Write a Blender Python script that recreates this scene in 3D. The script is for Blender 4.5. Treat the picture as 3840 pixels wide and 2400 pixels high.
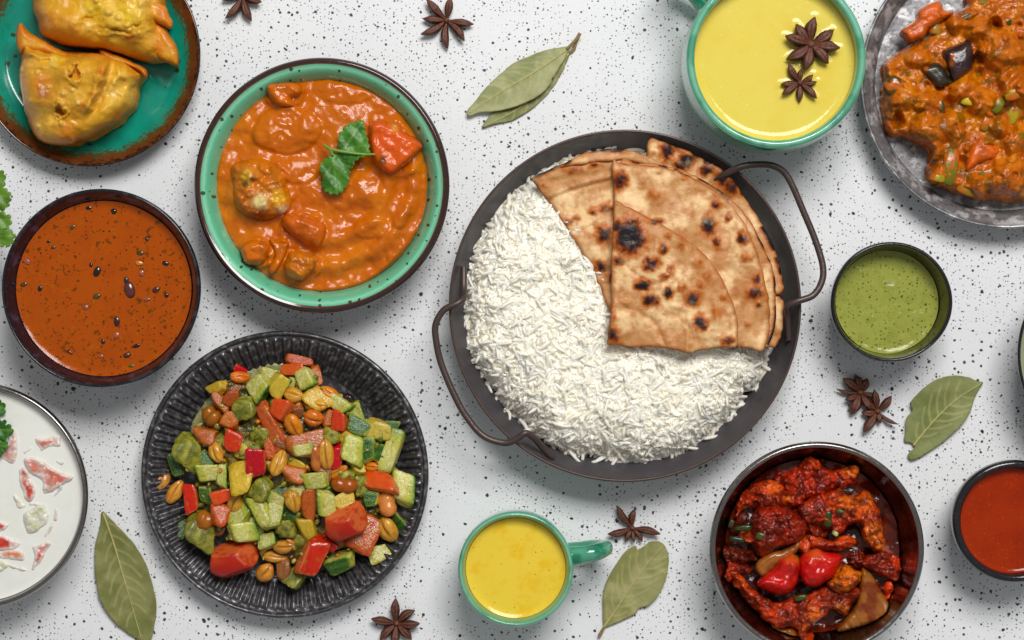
import bpy, bmesh, math, random
import numpy as np
from mathutils import Vector, Matrix, Euler
from mathutils.geometry import delaunay_2d_cdt

random.seed(7); rng = np.random.default_rng(7)
for o in list(bpy.data.objects): bpy.data.objects.remove(o)
scn = bpy.context.scene
COL = scn.collection

# ------------------------------------------------------------------ camera, world, lamps, exposure
H = 1.5            # camera height above the table (m)
S = 0.0002         # metres per photograph pixel on the table
cam_d = bpy.data.cameras.new('camera'); cam = bpy.data.objects.new('camera', cam_d); COL.objects.link(cam)
cam.location = (0, 0, H); cam_d.sensor_width = 36; cam_d.lens = 36 * H / (3840 * S)
cam_d.clip_start = .05; cam_d.clip_end = 50
scn.camera = cam

world = bpy.data.worlds.new('World'); scn.world = world; world.use_nodes = True
bg = world.node_tree.nodes['Background']; bg.inputs[0].default_value = (.97, .985, 1, 1); bg.inputs[1].default_value = .25

def area(name, loc, target, sx, sy, power, col=(1, 1, 1)):
    d = bpy.data.lights.new(name, 'AREA'); d.shape = 'RECTANGLE'; d.size = sx; d.size_y = sy; d.energy = power; d.color = col
    o = bpy.data.objects.new(name, d); COL.objects.link(o); o.location = loc
    o.rotation_euler = (Vector(target) - Vector(loc)).to_track_quat('-Z', 'Y').to_euler()
    return o
area('window_light', (.42, 1.22, 2.05), (.02, -.05, 0), 1.15, .85, 52, (1, .985, .965))

scn.view_settings.view_transform = 'Standard'; scn.view_settings.look = 'None'
scn.view_settings.exposure = 0; scn.view_settings.gamma = 1
scn.cycles.max_bounces = 12; scn.cycles.diffuse_bounces = 8; scn.cycles.glossy_bounces = 4; scn.cycles.transmission_bounces = 8

# ------------------------------------------------------------------ helpers
def W(x, y, z=0.):                       # a point of the place that stands at height z
    k = S * (H - z) / H
    return np.array([(x - 1920) * k, (1200 - y) * k, z])
def px(d, z=0.): return d * S * (H - z) / H
def Z(ox, oy, s, pts): return [(ox + p[0] / s, oy + p[1] / s) for p in pts]
def c8(*c):                              # 8-bit display colour to linear
    a = np.array(c, float) / 255
    return np.where(a <= .04045, a / 12.92, ((a + .055) / 1.055) ** 2.4)
def lerp(a, b, t): return a + (b - a) * t
def sstep(a, b, x):
    t = np.clip((x - a) / (b - a), 0, 1); return t * t * (3 - 2 * t)

def _h(ix, iy, iz, s):
    n = (ix * 374761393 + iy * 668265263 + iz * 2147483647 + s * 974634541) & 0xFFFFFFFF
    n = ((n ^ (n >> 13)) * 1274126177) & 0xFFFFFFFF
    n = ((n ^ (n >> 15)) * 2246822519) & 0xFFFFFFFF
    return ((n ^ (n >> 16)) & 0xFFFFFF) / float(0xFFFFFF)
def vn(p, seed=0):
    p = np.asarray(p, float); i = np.floor(p).astype(np.int64); f = p - i; f = f * f * f * (f * (f * 6 - 15) + 10)
    r = 0
    for dx in (0, 1):
        for dy in (0, 1):
            for dz in (0, 1):
                w = (f[:, 0] if dx else 1 - f[:, 0]) * (f[:, 1] if dy else 1 - f[:, 1]) * (f[:, 2] if dz else 1 - f[:, 2])
                r = r + w * _h(i[:, 0] + dx, i[:, 1] + dy, i[:, 2] + dz, seed)
    return r * 2 - 1
def fbm(p, octv=4, seed=0, gain=.5):
    a = 1; t = 0; r = 0
    p = np.asarray(p, float)
    for k in range(octv):
        r = r + a * vn(p * (2 ** k) + 13.7 * k, seed + k); t += a; a *= gain
    return r / t * 1.4
def p3(x, y, z=0): return np.stack([x, y, np.zeros_like(x) + z], 1)
def worley(p, seed=0):
    p = np.asarray(p, float); i = np.floor(p).astype(np.int64); best = np.full(len(p), 9.)
    for dx in (-1, 0, 1):
        for dy in (-1, 0, 1):
            c = i[:, :2] + (dx, dy)
            fx = c[:, 0] + _h(c[:, 0], c[:, 1], c[:, 0] * 0, seed); fy = c[:, 1] + _h(c[:, 0], c[:, 1], c[:, 0] * 0 + 5, seed)
            best = np.minimum(best, np.hypot(p[:, 0] - fx, p[:, 1] - fy))
    return best

def mesh(name, V, F, mat=None, col=None, smooth=True):
    me = bpy.data.meshes.new(name)
    me.from_pydata(np.asarray(V).tolist(), [], F.tolist() if isinstance(F, np.ndarray) else F)
    if smooth: me.polygons.foreach_set('use_smooth', np.ones(len(me.polygons), bool))
    if col is not None:
        a = me.attributes.new('col', 'FLOAT_COLOR', 'POINT')
        cc = np.ones((len(V), 4)); cc[:, :3] = np.clip(col, 0, 1); a.data.foreach_set('color', cc.ravel())
    if mat: me.materials.append(mat)
    me.update()
    return me
def obj(name, me, parent=None, loc=None, rot=None, scale=None):
    o = bpy.data.objects.new(name, me); COL.objects.link(o)
    if parent: o.parent = parent
    if loc is not None: o.location = loc
    if rot is not None: o.rotation_euler = rot
    if scale is not None: o.scale = scale
    return o
def tag(o, label, cat, group=None):
    o['label'] = label; o['category'] = cat
    if group: o['group'] = group
    return o
def thing(name, label, cat, loc, group=None):
    o = obj(name, None, loc=loc); o.empty_display_size = .01
    return tag(o, label, cat, group)
def part(name, V, F, mat, parent, col=None, smooth=True):
    return obj(name, mesh(name, np.asarray(V) - np.array(parent.location), F, mat, col, smooth), parent)
def single(name, V, F, mat, label, cat, col=None, group=None, smooth=True):   # a thing that is one mesh, origin at its base
    V = np.asarray(V); c = (V.min(0) + V.max(0)) / 2; c[2] = V[:, 2].min()
    return tag(obj(name, mesh(name, V - c, F, mat, col, smooth), loc=c), label, cat, group)

def place(x, y, marks):
    out = []
    for nm, a, b in sorted(marks, key=lambda m: math.hypot(m[1] - x, m[2] - y)):
        an = math.degrees(math.atan2(y - b, x - a)) % 360
        out.append((['right of', 'below right of', 'below', 'below left of', 'left of', 'above left of', 'above', 'above right of'][int((an + 22.5) // 45) % 8], nm))
    return out
USED = set()
def unique(kind, x, y, marks, tail=''):
    for d_, nm in place(x, y, marks):
        l_ = kind + ' ' + d_ + ' the ' + nm + tail
        if l_ not in USED: USED.add(l_); return l_

# ------------------------------------------------------------------ materials
MATS = {}
def M(name, base=None, rough=.5, metal=0., spec=.5, coat=0., coat_rough=.08, sss=0., sss_r=(1, .5, .3), sss_s=.002,
      layers=(), bumps=(), rvar=None, objrand=0., bdist=None):
    m = bpy.data.materials.new(name); m.use_nodes = True; nt = m.node_tree; N = nt.nodes; L = nt.links
    b = N['Principled BSDF']; tc = N.new('ShaderNodeTexCoord')
    def inp(k, v):
        if k in b.inputs: b.inputs[k].default_value = v
    inp('Roughness', rough); inp('Metallic', metal); inp('Specular IOR Level', spec); inp('Coat Weight', coat); inp('Coat Roughness', coat_rough)
    inp('Subsurface Weight', sss); inp('Subsurface Radius', sss_r); inp('Subsurface Scale', sss_s)
    if base is None:
        a = N.new('ShaderNodeAttribute'); a.attribute_name = 'col'; cur = a.outputs['Color']
    else:
        a = N.new('ShaderNodeRGB'); a.outputs[0].default_value = (*base, 1); cur = a.outputs[0]
    def noise(sc, det, rgh=.55):
        n = N.new('ShaderNodeTexNoise'); n.inputs['Scale'].default_value = sc; n.inputs['Detail'].default_value = det; n.inputs['Roughness'].default_value = rgh
        L.new(tc.outputs['Object'], n.inputs['Vector']); return n.outputs[0]
    def mrange(src, lo, hi, a_, b_, smooth=True):
        r = N.new('ShaderNodeMapRange'); r.clamp = True
        if smooth: r.interpolation_type = 'SMOOTHSTEP'
        L.new(src, r.inputs[0])
        for k, v in zip((1, 2, 3, 4), (lo, hi, a_, b_)):
            if hasattr(v, 'is_linked'): L.new(v, r.inputs[k])
            else: r.inputs[k].default_value = v
        return r.outputs[0]
    def math_(op, x, y):
        n = N.new('ShaderNodeMath'); n.operation = op
        for i, v in enumerate((x, y)):
            if hasattr(v, 'is_linked'): L.new(v, n.inputs[i])
            else: n.inputs[i].default_value = v
        return n.outputs[0]
    def mix(fac, A, rgb, blend='MIX'):
        n = N.new('ShaderNodeMix'); n.data_type = 'RGBA'; n.blend_type = blend
        L.new(fac, n.inputs[0]); L.new(A, n.inputs[6]); n.inputs[7].default_value = (*rgb, 1); return n.outputs[2]
    for ly in layers:
        if ly[0] == 'noise':                      # ('noise', scale, detail, lo, hi, rgb, fac)
            _, sc, det, lo, hi, rgb, fac = ly
            cur = mix(mrange(noise(sc, det), lo, hi, 0., fac), cur, rgb)
        elif ly[0] == 'mul':
            _, sc, det, lo, hi, rgb, fac = ly
            cur = mix(mrange(noise(sc, det), lo, hi, 0., fac), cur, rgb, 'MULTIPLY')
        elif ly[0] == 'spots':                    # ('spots', scale, rmax, power, rgb, fac, density noise scale, density lo)
            _, sc, rmax, pw, rgb, fac, dsc, dlo = ly
            v = N.new('ShaderNodeTexVoronoi'); v.voronoi_dimensions = '2D'; v.inputs['Scale'].default_value = sc
            w = N.new('ShaderNodeMixRGB'); w.blend_type = 'ADD'; w.inputs[0].default_value = .18 / sc
            n2 = N.new('ShaderNodeTexNoise'); n2.inputs['Scale'].default_value = sc * 4; L.new(tc.outputs['Object'], n2.inputs['Vector'])
            L.new(tc.outputs['Object'], w.inputs[1]); L.new(n2.outputs['Color'], w.inputs[2]); L.new(w.outputs[0], v.inputs['Vector'])
            sep = N.new('ShaderNodeSeparateColor'); L.new(v.outputs['Color'], sep.inputs[0])
            rad = math_('MULTIPLY', math_('POWER', sep.outputs[0], pw), rmax)
            if dsc: rad = math_('MULTIPLY', rad, mrange(noise(dsc, 2), dlo, dlo + .25, 0., 1.))
            msk = mrange(v.outputs['Distance'], math_('MULTIPLY', rad, .72), math_('ADD', rad, 1e-4), fac, 0.)
            cur = mix(msk, cur, rgb)
    if objrand:
        oi = N.new('ShaderNodeObjectInfo'); hs_ = N.new('ShaderNodeHueSaturation'); L.new(cur, hs_.inputs['Color'])
        L.new(mrange(oi.outputs['Random'], 0., 1., 1 - objrand, 1 + objrand * .7, False), hs_.inputs['Value'])
        fr_ = math_('FRACT', math_('MULTIPLY', oi.outputs['Random'], 7.31), 0.); L.new(mrange(fr_, 0., 1., .5 - objrand * .055, .5 + objrand * .055, False), hs_.inputs['Hue'])
        cur = hs_.outputs[0]
    L.new(cur, b.inputs['Base Color'])
    if rvar:
        L.new(mrange(noise(rvar[0], 4), .3, .7, rvar[1], rvar[2]), b.inputs['Roughness'])
    prev = None
    for (sc, st, det) in bumps:
        bn = N.new('ShaderNodeBump'); bn.inputs['Strength'].default_value = st; bn.inputs['Distance'].default_value = bdist or .5 / sc
        L.new(noise(sc, det), bn.inputs['Height'])
        if prev: L.new(prev, bn.inputs['Normal'])
        prev = bn.outputs[0]
    if prev: L.new(prev, b.inputs['Normal'])
    MATS[name] = m
    return m

BLK = c8(22, 20, 22)
m_table = M('speckled_white_plaster', c8(238, 239, 240), rough=.62, spec=.3,
    layers=[('noise', 5, 3, .35, .75, c8(226, 227, 230), .6),
            ('spots', 330, .27, 1.5, BLK, .75, 14, .28),
            ('spots', 150, .21, 1.9, BLK, .92, 9, .27),
            ('spots', 62, .098, 2.2, BLK, .96, 0, 0),
            ('spots', 31, .056, 2.4, BLK, .96, 0, 0)],
    bumps=[(900, .12, 3), (240, .06, 2)])
m_teal = M('teal_glaze', None, rough=.16, coat=.5, layers=[('mul', 60, 4, .4, .7, (.62, .74, .72), .75), ('mul', 1400, 2, .45, .7, (.7, .75, .75), .4)], bumps=[(40, .03, 2)])
m_mint = M('mint_glaze', None, rough=.14, coat=.6, layers=[('mul', 45, 4, .4, .75, (.75, .9, .84), .5), ('spots', 140, .26, 2.4, c8(56, 40, 12), .92, 0, 0)], bumps=[(50, .03, 2)])
m_mug = M('mug_glaze', None, rough=.12, coat=.6, layers=[('mul', 70, 4, .42, .7, (.45, .78, .62), .5)], bumps=[(60, .03, 2)])
m_dark = M('dark_glaze', None, rough=.16, coat=.2, layers=[('noise', 260, 5, .52, .75, c8(70, 72, 92), .35)], bumps=[(300, .05, 3)])
m_black = M('black_stoneware', c8(24, 22, 26), rough=.2, coat=.35, layers=[('noise', 500, 4, .5, .8, c8(70, 66, 70), .45)], bumps=[(220, .12, 3)])
m_steel = M('brushed_steel', c8(150, 145, 142), rough=.2, metal=1, layers=[('mul', 300, 3, .4, .8, (.75, .74, .74), .5)], rvar=(200, .14, .3))
m_tin = M('aged_tin', c8(128, 126, 128), rough=.4, metal=.45, layers=[('noise', 90, 6, .46, .6, c8(206, 206, 206), .85), ('noise', 260, 5, .52, .7, c8(60, 60, 64), .6)], rvar=(160, .25, .55), bumps=[(160, .1, 4)])
m_ribtin = M('blackened_ribbed_tin', c8(76, 74, 76), rough=.34, metal=.6, spec=.6, layers=[('noise', 240, 6, .48, .68, c8(146, 144, 146), .8)], rvar=(220, .24, .46), bumps=[(280, .12, 4)])
m_pan = M('dark_seasoned_iron', c8(84, 80, 84), rough=.46, metal=.3, spec=.5, layers=[('noise', 60, 5, .45, .75, c8(98, 94, 98), .7), ('mul', 700, 3, .4, .7, (.75, .75, .75), .5)], rvar=(120, .4, .58), bumps=[(600, .06, 3)])
m_handle = M('browned_iron', c8(84, 70, 66), rough=.4, metal=.45, layers=[('noise', 180, 5, .5, .75, c8(102, 78, 66), .55)], bumps=[(300, .15, 4)])
m_rice = M('cooked_rice', None, rough=.42, spec=.25, sss=.85, sss_r=(1, .85, .6), sss_s=.0036); m_rice.node_tree.nodes['Principled BSDF'].subsurface_method = 'BURLEY'
m_grain = M('loose_rice_grain', None, rough=.42, spec=.25)
m_bread = M('griddled_flatbread', None, rough=.5, spec=.35, layers=[('mul', 420, 5, .45, .72, (.86, .76, .6), .45), ('noise', 90, 4, .54, .76, c8(244, 212, 158), .35), ('mul', 60, 3, .5, .75, (.84, .68, .5), .5)], bumps=[(70, .16, 3), (150, .3, 3), (520, .25, 4)], rvar=(60, .36, .62))
m_samosa = M('fried_pastry', None, rough=.36, spec=.4, layers=[('mul', 70, 4, .45, .75, (.82, .68, .4), .5), ('mul', 260, 4, .5, .72, (.8, .66, .4), .45), ('spots', 330, .22, 2.2, c8(236, 190, 70), .6, 20, .36), ('spots', 300, .14, 2.6, c8(120, 64, 4), .7, 24, .42)], bumps=[(160, .22, 3), (520, .22, 4)], rvar=(120, .26, .5))
m_gravy = M('orange_gravy', None, rough=.17, spec=.42, layers=[('noise', 120, 4, .45, .75, c8(180, 78, 0), .5), ('noise', 500, 3, .55, .75, c8(212, 120, 4), .45), ('spots', 300, .14, 2.6, c8(130, 40, 0), .7, 30, .4)], bumps=[(70, .08, 3), (230, .16, 4), (620, .2, 4)], rvar=(90, .12, .3))
m_masala = M('thick_masala', None, rough=.2, spec=.42, layers=[('noise', 140, 5, .46, .7, c8(154, 72, 0), .65), ('noise', 420, 4, .54, .72, c8(214, 122, 10), .5), ('spots', 260, .24, 2.4, c8(70, 50, 4), .8, 40, .38)], bumps=[(240, .4, 4), (900, .35, 4)], rvar=(160, .14, .34))
m_chilli = M('sticky_chilli_coating', None, rough=.16, spec=.5, layers=[('noise', 150, 5, .44, .64, c8(84, 14, 5), .85), ('noise', 330, 4, .55, .72, c8(206, 80, 12), .5)], bumps=[(260, .5, 4), (900, .5, 4)], rvar=(180, .12, .3))
m_wet = M('dressed_vegetable', None, rough=.2, spec=.55, sss=.1, sss_s=.002, objrand=.16, bdist=.0009, layers=[('mul', 2.2, 4, .4, .72, (.8, .72, .46), .65), ('mul', 9, 4, .45, .72, (.72, .68, .5), .5), ('noise', 2.6, 6, .54, .68, c8(128, 122, 34), .45), ('spots', 5, .22, 2.0, c8(58, 58, 12), .75, 1, .34), ('noise', 12, 3, .6, .72, c8(214, 204, 130), .4)], bumps=[(2.4, .5, 4), (9, .4, 3)], rvar=(3, .1, .32))
m_skin = M('shiny_vegetable_skin', None, rough=.2, spec=.5, layers=[('mul', 200, 3, .48, .78, (.7, .58, .5), .5), ('mul', 60, 3, .45, .75, (.8, .7, .6), .4)], bumps=[(140, .1, 3), (420, .12, 3)], rvar=(150, .14, .36))
m_paste = M('herb_paste_coating', None, rough=.34, coat=.3, objrand=.16, bdist=.0012, layers=[('noise', 3, 5, .46, .68, c8(78, 76, 18), .8), ('noise', 6, 4, .56, .74, c8(178, 168, 88), .5)], bumps=[(3, .6, 4), (9, .5, 4)])
m_sdice = M('salad_pepper', None, rough=.16, spec=.5, objrand=.16, bdist=.0008, layers=[('mul', 2, 3, .42, .72, (.7, .5, .4), .7), ('noise', 3.0, 6, .54, .68, c8(150, 110, 30), .6), ('spots', 6, .2, 2.4, c8(60, 56, 16), .7, 1, .4)], bumps=[(2.2, .3, 3), (8, .2, 2)])
m_pesto = M('herb_dressing', None, rough=.3, coat=.4, layers=[('noise', 300, 5, .48, .7, c8(70, 72, 20), .8), ('noise', 520, 4, .58, .76, c8(186, 178, 100), .5)], bumps=[(320, .5, 4), (1000, .4, 4)])
m_soup = M('brown_lentil_soup', c8(174, 76, 0), rough=.12, spec=.3, layers=[('mul', 70, 4, .4, .75, (.88, .78, .6), .6), ('noise', 200, 3, .58, .72, c8(176, 96, 0), .5), ('noise', 260, 4, .59, .66, c8(92, 54, 0), .75), ('spots', 110, .2, 2.2, c8(96, 50, 0), .8, 25, .3), ('spots', 240, .22, 2.2, c8(54, 28, 4), .85, 30, .3)], bumps=[(160, .06, 3), (800, .07, 2)])
m_yog = M('yogurt', c8(240, 240, 232), rough=.2, spec=.35, layers=[('noise', 50, 3, .5, .75, c8(232, 234, 218), .6)], bumps=[(60, .06, 3)])
m_chut = M('green_chutney', c8(154, 158, 70), rough=.14, spec=.3, layers=[('noise', 120, 4, .45, .75, c8(134, 142, 54), .6), ('spots', 300, .32, 1.5, c8(88, 100, 26), .75, 0, 0), ('spots', 170, .17, 2.2, c8(44, 54, 14), .85, 0, 0), ('noise', 700, 3, .58, .75, c8(182, 186, 92), .5)], bumps=[(140, .12, 3), (900, .12, 2)])
m_red = M('red_chilli_sauce', c8(160, 44, 0), rough=.12, spec=.3, layers=[('noise', 40, 3, .4, .75, c8(138, 30, 0), .7), ('noise', 300, 4, .58, .72, c8(178, 62, 4), .5), ('spots', 300, .16, 2.4, c8(206, 90, 10), .6, 0, 0), ('spots', 200, .12, 2.4, c8(90, 14, 0), .6, 0, 0)], bumps=[(200, .08, 3)])
m_milk = M('yellow_milk', c8(232, 210, 92), rough=.12, spec=.35, layers=[('noise', 40, 4, .45, .75, c8(230, 200, 70), .6), ('noise', 500, 3, .62, .74, c8(224, 184, 24), .6), ('spots', 160, .1, 3, c8(250, 236, 150), .7, 0, 0), ('spots', 90, .06, 3, c8(216, 170, 10), .8, 0, 0)], bumps=[(400, .03, 2)])
m_milk2 = M('turmeric_drink', c8(242, 208, 66), rough=.14, spec=.3, layers=[('noise', 90, 4, .48, .72, c8(236, 184, 0), .6), ('noise', 400, 3, .6, .74, c8(248, 216, 60), .5), ('spots', 200, .12, 2.8, c8(180, 104, 0), .7, 0, 0)], bumps=[(400, .03, 2)])
m_leaf = M('dried_leaf', None, rough=.6, spec=.3, layers=[('noise', 45, 4, .45, .7, c8(132, 132, 84), .4), ('mul', 500, 4, .4, .75, (.86, .86, .78), .5)], bumps=[(140, .15, 3), (700, .15, 3)])
m_herb = M('fresh_herb', None, rough=.42, spec=.45, sss=.05, layers=[('mul', 300, 4, .4, .75, (.75, .85, .7), .6)], bumps=[(220, .3, 3)])
m_anise = M('star_anise', None, rough=.52, spec=.4, layers=[('mul', 700, 4, .4, .72, (.6, .55, .5), .7)], bumps=[(420, .45, 4)])
m_bean = M('cooked_bean', None, rough=.2, coat=.5)
m_nut = M('dressed_peanut', None, rough=.22, spec=.45, sss=.08, sss_r=(1, .5, .2), sss_s=.002, objrand=.18, bdist=.0008, layers=[('mul', 1.6, 3, .42, .72, (.82, .62, .4), .7), ('noise', 2.6, 5, .57, .7, c8(128, 118, 40), .7)], bumps=[(3, .15, 3)])

# ------------------------------------------------------------------ shape builders
def spline(pts, n, closed=False):
    P = np.asarray(pts, float); m = len(P)
    if closed: idx = lambda k: P[np.mod(k, m)]; segs = m
    else: idx = lambda k: P[np.clip(k, 0, m - 1)]; segs = m - 1
    t = np.linspace(0, segs, n, endpoint=not closed); k = np.minimum(np.floor(t).astype(int), segs - 1); f = (t - k)[:, None]
    a, b, c, d = idx(k - 1), idx(k), idx(k + 1), idx(k + 2)
    return .5 * (2 * b + (c - a) * f + (2 * a - 5 * b + 4 * c - d) * f ** 2 + (3 * b - a - 3 * c + d) * f ** 3)
def even(pts, step, closed=True):
    P = np.asarray(pts, float); Q = np.vstack([P, P[:1]]) if closed else P
    s = np.r_[0, np.cumsum(np.hypot(*np.diff(Q[:, :2], axis=0).T))]; n = max(6, int(s[-1] / step))
    t = np.linspace(0, s[-1], n, endpoint=not closed)
    return np.stack([np.interp(t, s, Q[:, k]) for k in range(P.shape[1])], 1)
def lathe(prof, n=160, c=(0, 0, 0), warp=None):
    P = np.asarray(prof, float); m = len(P); th = np.arange(n) * 2 * math.pi / n
    R = np.repeat(P[:, :1], n, 1); Zz = np.repeat(P[:, 1:2], n, 1); T = np.repeat(th[None], m, 0)
    if warp: R, Zz = warp(R, Zz, T)
    V = np.stack([c[0] + R * np.cos(T), c[1] + R * np.sin(T), c[2] + Zz], 2).reshape(-1, 3)
    i = np.arange(m - 1)[:, None] * n; j = np.arange(n)[None]; j2 = (j + 1) % n
    F = np.stack([i + j, i + n + j, i + n + j2, i + j2], 2).reshape(-1, 4)
    return V, F
def tube(path, rad, n=12, caps=True):
    P = np.asarray(path, float); m = len(P); rad = np.broadcast_to(np.asarray(rad, float), (m,))
    T = np.gradient(P, axis=0); T /= np.linalg.norm(T, axis=1)[:, None] + 1e-12
    up = np.array([0, 0, 1.]); V = []
    u = np.cross(T[0], up); 
    if np.linalg.norm(u) < 1e-3: u = np.cross(T[0], (1, 0, 0))
    for k in range(m):
        u = u - T[k] * (u @ T[k]); u /= np.linalg.norm(u) + 1e-12; w = np.cross(T[k], u)
        a = np.arange(n) * 2 * math.pi / n
        V.append(P[k] + rad[k] * (np.cos(a)[:, None] * u + np.sin(a)[:, None] * w))
    V = np.vstack(V); F = []
    for k in range(m - 1):
        for j in range(n): F.append((k * n + j, k * n + (j + 1) % n, (k + 1) * n + (j + 1) % n, (k + 1) * n + j))
    if caps:
        F.append(tuple(range(n))[::-1]); F.append(tuple((m - 1) * n + j for j in range(n)))
    return V, F
def inside(poly, X, Y):
    P = np.asarray(poly); r = np.zeros(len(X), bool); j = len(P) - 1
    for i in range(len(P)):
        x1, y1 = P[i]; x2, y2 = P[j]
        if y1 != y2:
            r ^= ((y1 > Y) != (y2 > Y)) & (X < (x2 - x1) * (Y - y1) / (y2 - y1) + x1)
        j = i
    return r
def segdist(X, Y, A, B):
    best = np.full(len(X), 1e9)
    for (x1, y1), (x2, y2) in zip(A, B):
        dx, dy = x2 - x1, y2 - y1; t = np.clip(((X - x1) * dx + (Y - y1) * dy) / (dx * dx + dy * dy + 1e-9), 0, 1)
        best = np.minimum(best, (X - x1 - t * dx) ** 2 + (Y - y1 - t * dy) ** 2)
    return np.sqrt(best)
def linedist(X, Y, line): return segdist(X, Y, line[:-1], line[1:])
def patch(outline, step, smooth=True, jag=0, seed=0):
    """flat triangulated patch of photograph-pixel points: xy, faces, edge distance, number of rim points"""
    P = np.asarray(outline, float)
    if smooth: P = spline(P, len(P) * 12, True)
    P = even(P, step)
    if jag:
        nrm = np.roll(P, -1, 0) - np.roll(P, 1, 0); nrm = np.stack([-nrm[:, 1], nrm[:, 0]], 1); nrm /= np.linalg.norm(nrm, axis=1)[:, None] + 1e-9
        P = P + nrm * (fbm(p3(P[:, 0] / 30, P[:, 1] / 30, seed), 3, seed) * jag)[:, None]
    x0, y0 = P.min(0); x1, y1 = P.max(0)
    gx, gy = np.meshgrid(np.arange(x0, x1, step), np.arange(y0, y1, step * .866))
    gx = gx + (np.arange(gx.shape[0]) % 2)[:, None] * step * .5
    r = np.random.default_rng(seed); X = (gx + r.uniform(-.15, .15, gx.shape) * step).ravel(); Y = (gy + r.uniform(-.15, .15, gx.shape) * step).ravel()
    k = inside(P, X, Y); X, Y = X[k], Y[k]
    Bn = np.roll(P, -1, 0); d = segdist(X, Y, P, Bn); k = d > step * .55; X, Y, d = X[k], Y[k], d[k]
    pts = [Vector(p) for p in P] + [Vector(p) for p in zip(X, Y)]
    vo, _, fo, _, _, _ = delaunay_2d_cdt(pts, [], [list(range(len(P)))], 1, 1e-4)
    xy = np.array([tuple(v) for v in vo]); nb = len(P)
    if len(xy) != len(pts):
        d = segdist(xy[:, 0], xy[:, 1], P, Bn); d[d < 1e-3] = 0
    else: d = np.r_[np.zeros(nb), d]
    F = np.array([f for f in fo], int)
    a, b, c = xy[F[:, 0]], xy[F[:, 1]], xy[F[:, 2]]
    cr = (b[:, 0] - a[:, 0]) * (c[:, 1] - a[:, 1]) - (b[:, 1] - a[:, 1]) * (c[:, 0] - a[:, 0])
    F[cr > 0] = F[cr > 0][:, ::-1]       # y runs down in pixels: this makes the normals point up
    return xy, F, d
def rnd(d, D): return np.sqrt(np.clip(1 - (1 - np.clip(d / D, 0, 1)) ** 2, 0, 1))
def to_world(xy, z):
    k = S * (H - z) / H
    return np.stack([(xy[:, 0] - 1920) * k, (1200 - xy[:, 1]) * k, z], 1)
def pillow(outline, z0, h, D, step=8, amp=0., fr=40., octv=4, under=.35, smooth=True, jag=0, seed=0, hfun=None, under_abs=None):
    """closed cushion with the given outline: rounded over D pixels at the rim, lumpy, with an underside"""
    xy, F, d = patch(outline, step, smooth, jag, seed)
    e = rnd(d, D); hh = h * e
    nz = fbm(p3(xy[:, 0] / fr, xy[:, 1] / fr, seed * 3.1), octv, seed)
    hh = hh + amp * nz * np.clip(d / (D * .4), 0, 1)
    if hfun is not None: hh = hh + hfun(xy[:, 0], xy[:, 1], d) * np.clip(d / (step * 1.5), 0, 1)
    # sit everything in the frame of the mean height so the plan stays true
    zt = z0 + hh; top = to_world(xy, zt)
    rim = d <= 0; zb = z0 - (under * h if under_abs is None else under_abs) * e
    bot = top.copy(); bot[:, 2] = np.where(rim, top[:, 2], zb)
    inner = np.where(~rim)[0]; mp = np.arange(len(xy)); mp[inner] = len(xy) + np.arange(len(inner))
    V = np.vstack([top, bot[inner]]); F2 = mp[F][:, ::-1]
    return V, np.vstack([F, F2]), np.vstack([xy, xy[inner]]), np.r_[d, d[inner]], np.r_[hh, hh[inner]]
_ico = {}
def ico(n):
    if n not in _ico:
        bm = bmesh.new(); bmesh.ops.create_icosphere(bm, subdivisions=n, radius=1)
        _ico[n] = (np.array([v.co[:] for v in bm.verts]), np.array([[v.index for v in f.verts] for f in bm.faces])); bm.free()
    V, F = _ico[n]; return V.copy(), F
def softpoly(planes, p=12, n=4):
    """rounded convex solid: planes [(normal, distance)]; also returns which face each vertex lies on"""
    D, F = ico(n); A = np.array([np.array(a, float) / np.linalg.norm(a) / d for a, d in planes])
    g = np.clip(D @ A.T, 0, None); r = (g ** p).sum(1) ** (-1 / p)
    return D * r[:, None], F, g.argmax(1), g
def blob(c, rad, rotz=0, amp=.1, fr=1.5, seed=0, n=4, pw=2.):
    D, F = ico(n); s = (np.abs(D) ** pw).sum(1) ** (-1 / pw); V = D * s[:, None] * (1 + amp * fbm(D * fr + seed, 4, seed))[:, None]
    V = V * np.array(rad); ca, sa = math.cos(rotz), math.sin(rotz)
    V = np.stack([V[:, 0] * ca - V[:, 1] * sa, V[:, 0] * sa + V[:, 1] * ca, V[:, 2]], 1)
    return V + np.array(c), F

# ------------------------------------------------------------------ the surface everything stands on
V = [(-1.2, -1, 0), (1.2, -1, 0), (1.2, 1, 0), (-1.2, 1, 0)]
table = obj('tabletop', mesh('tabletop', V, [(0, 1, 2, 3)], m_table)); table['kind'] = 'structure'

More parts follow.
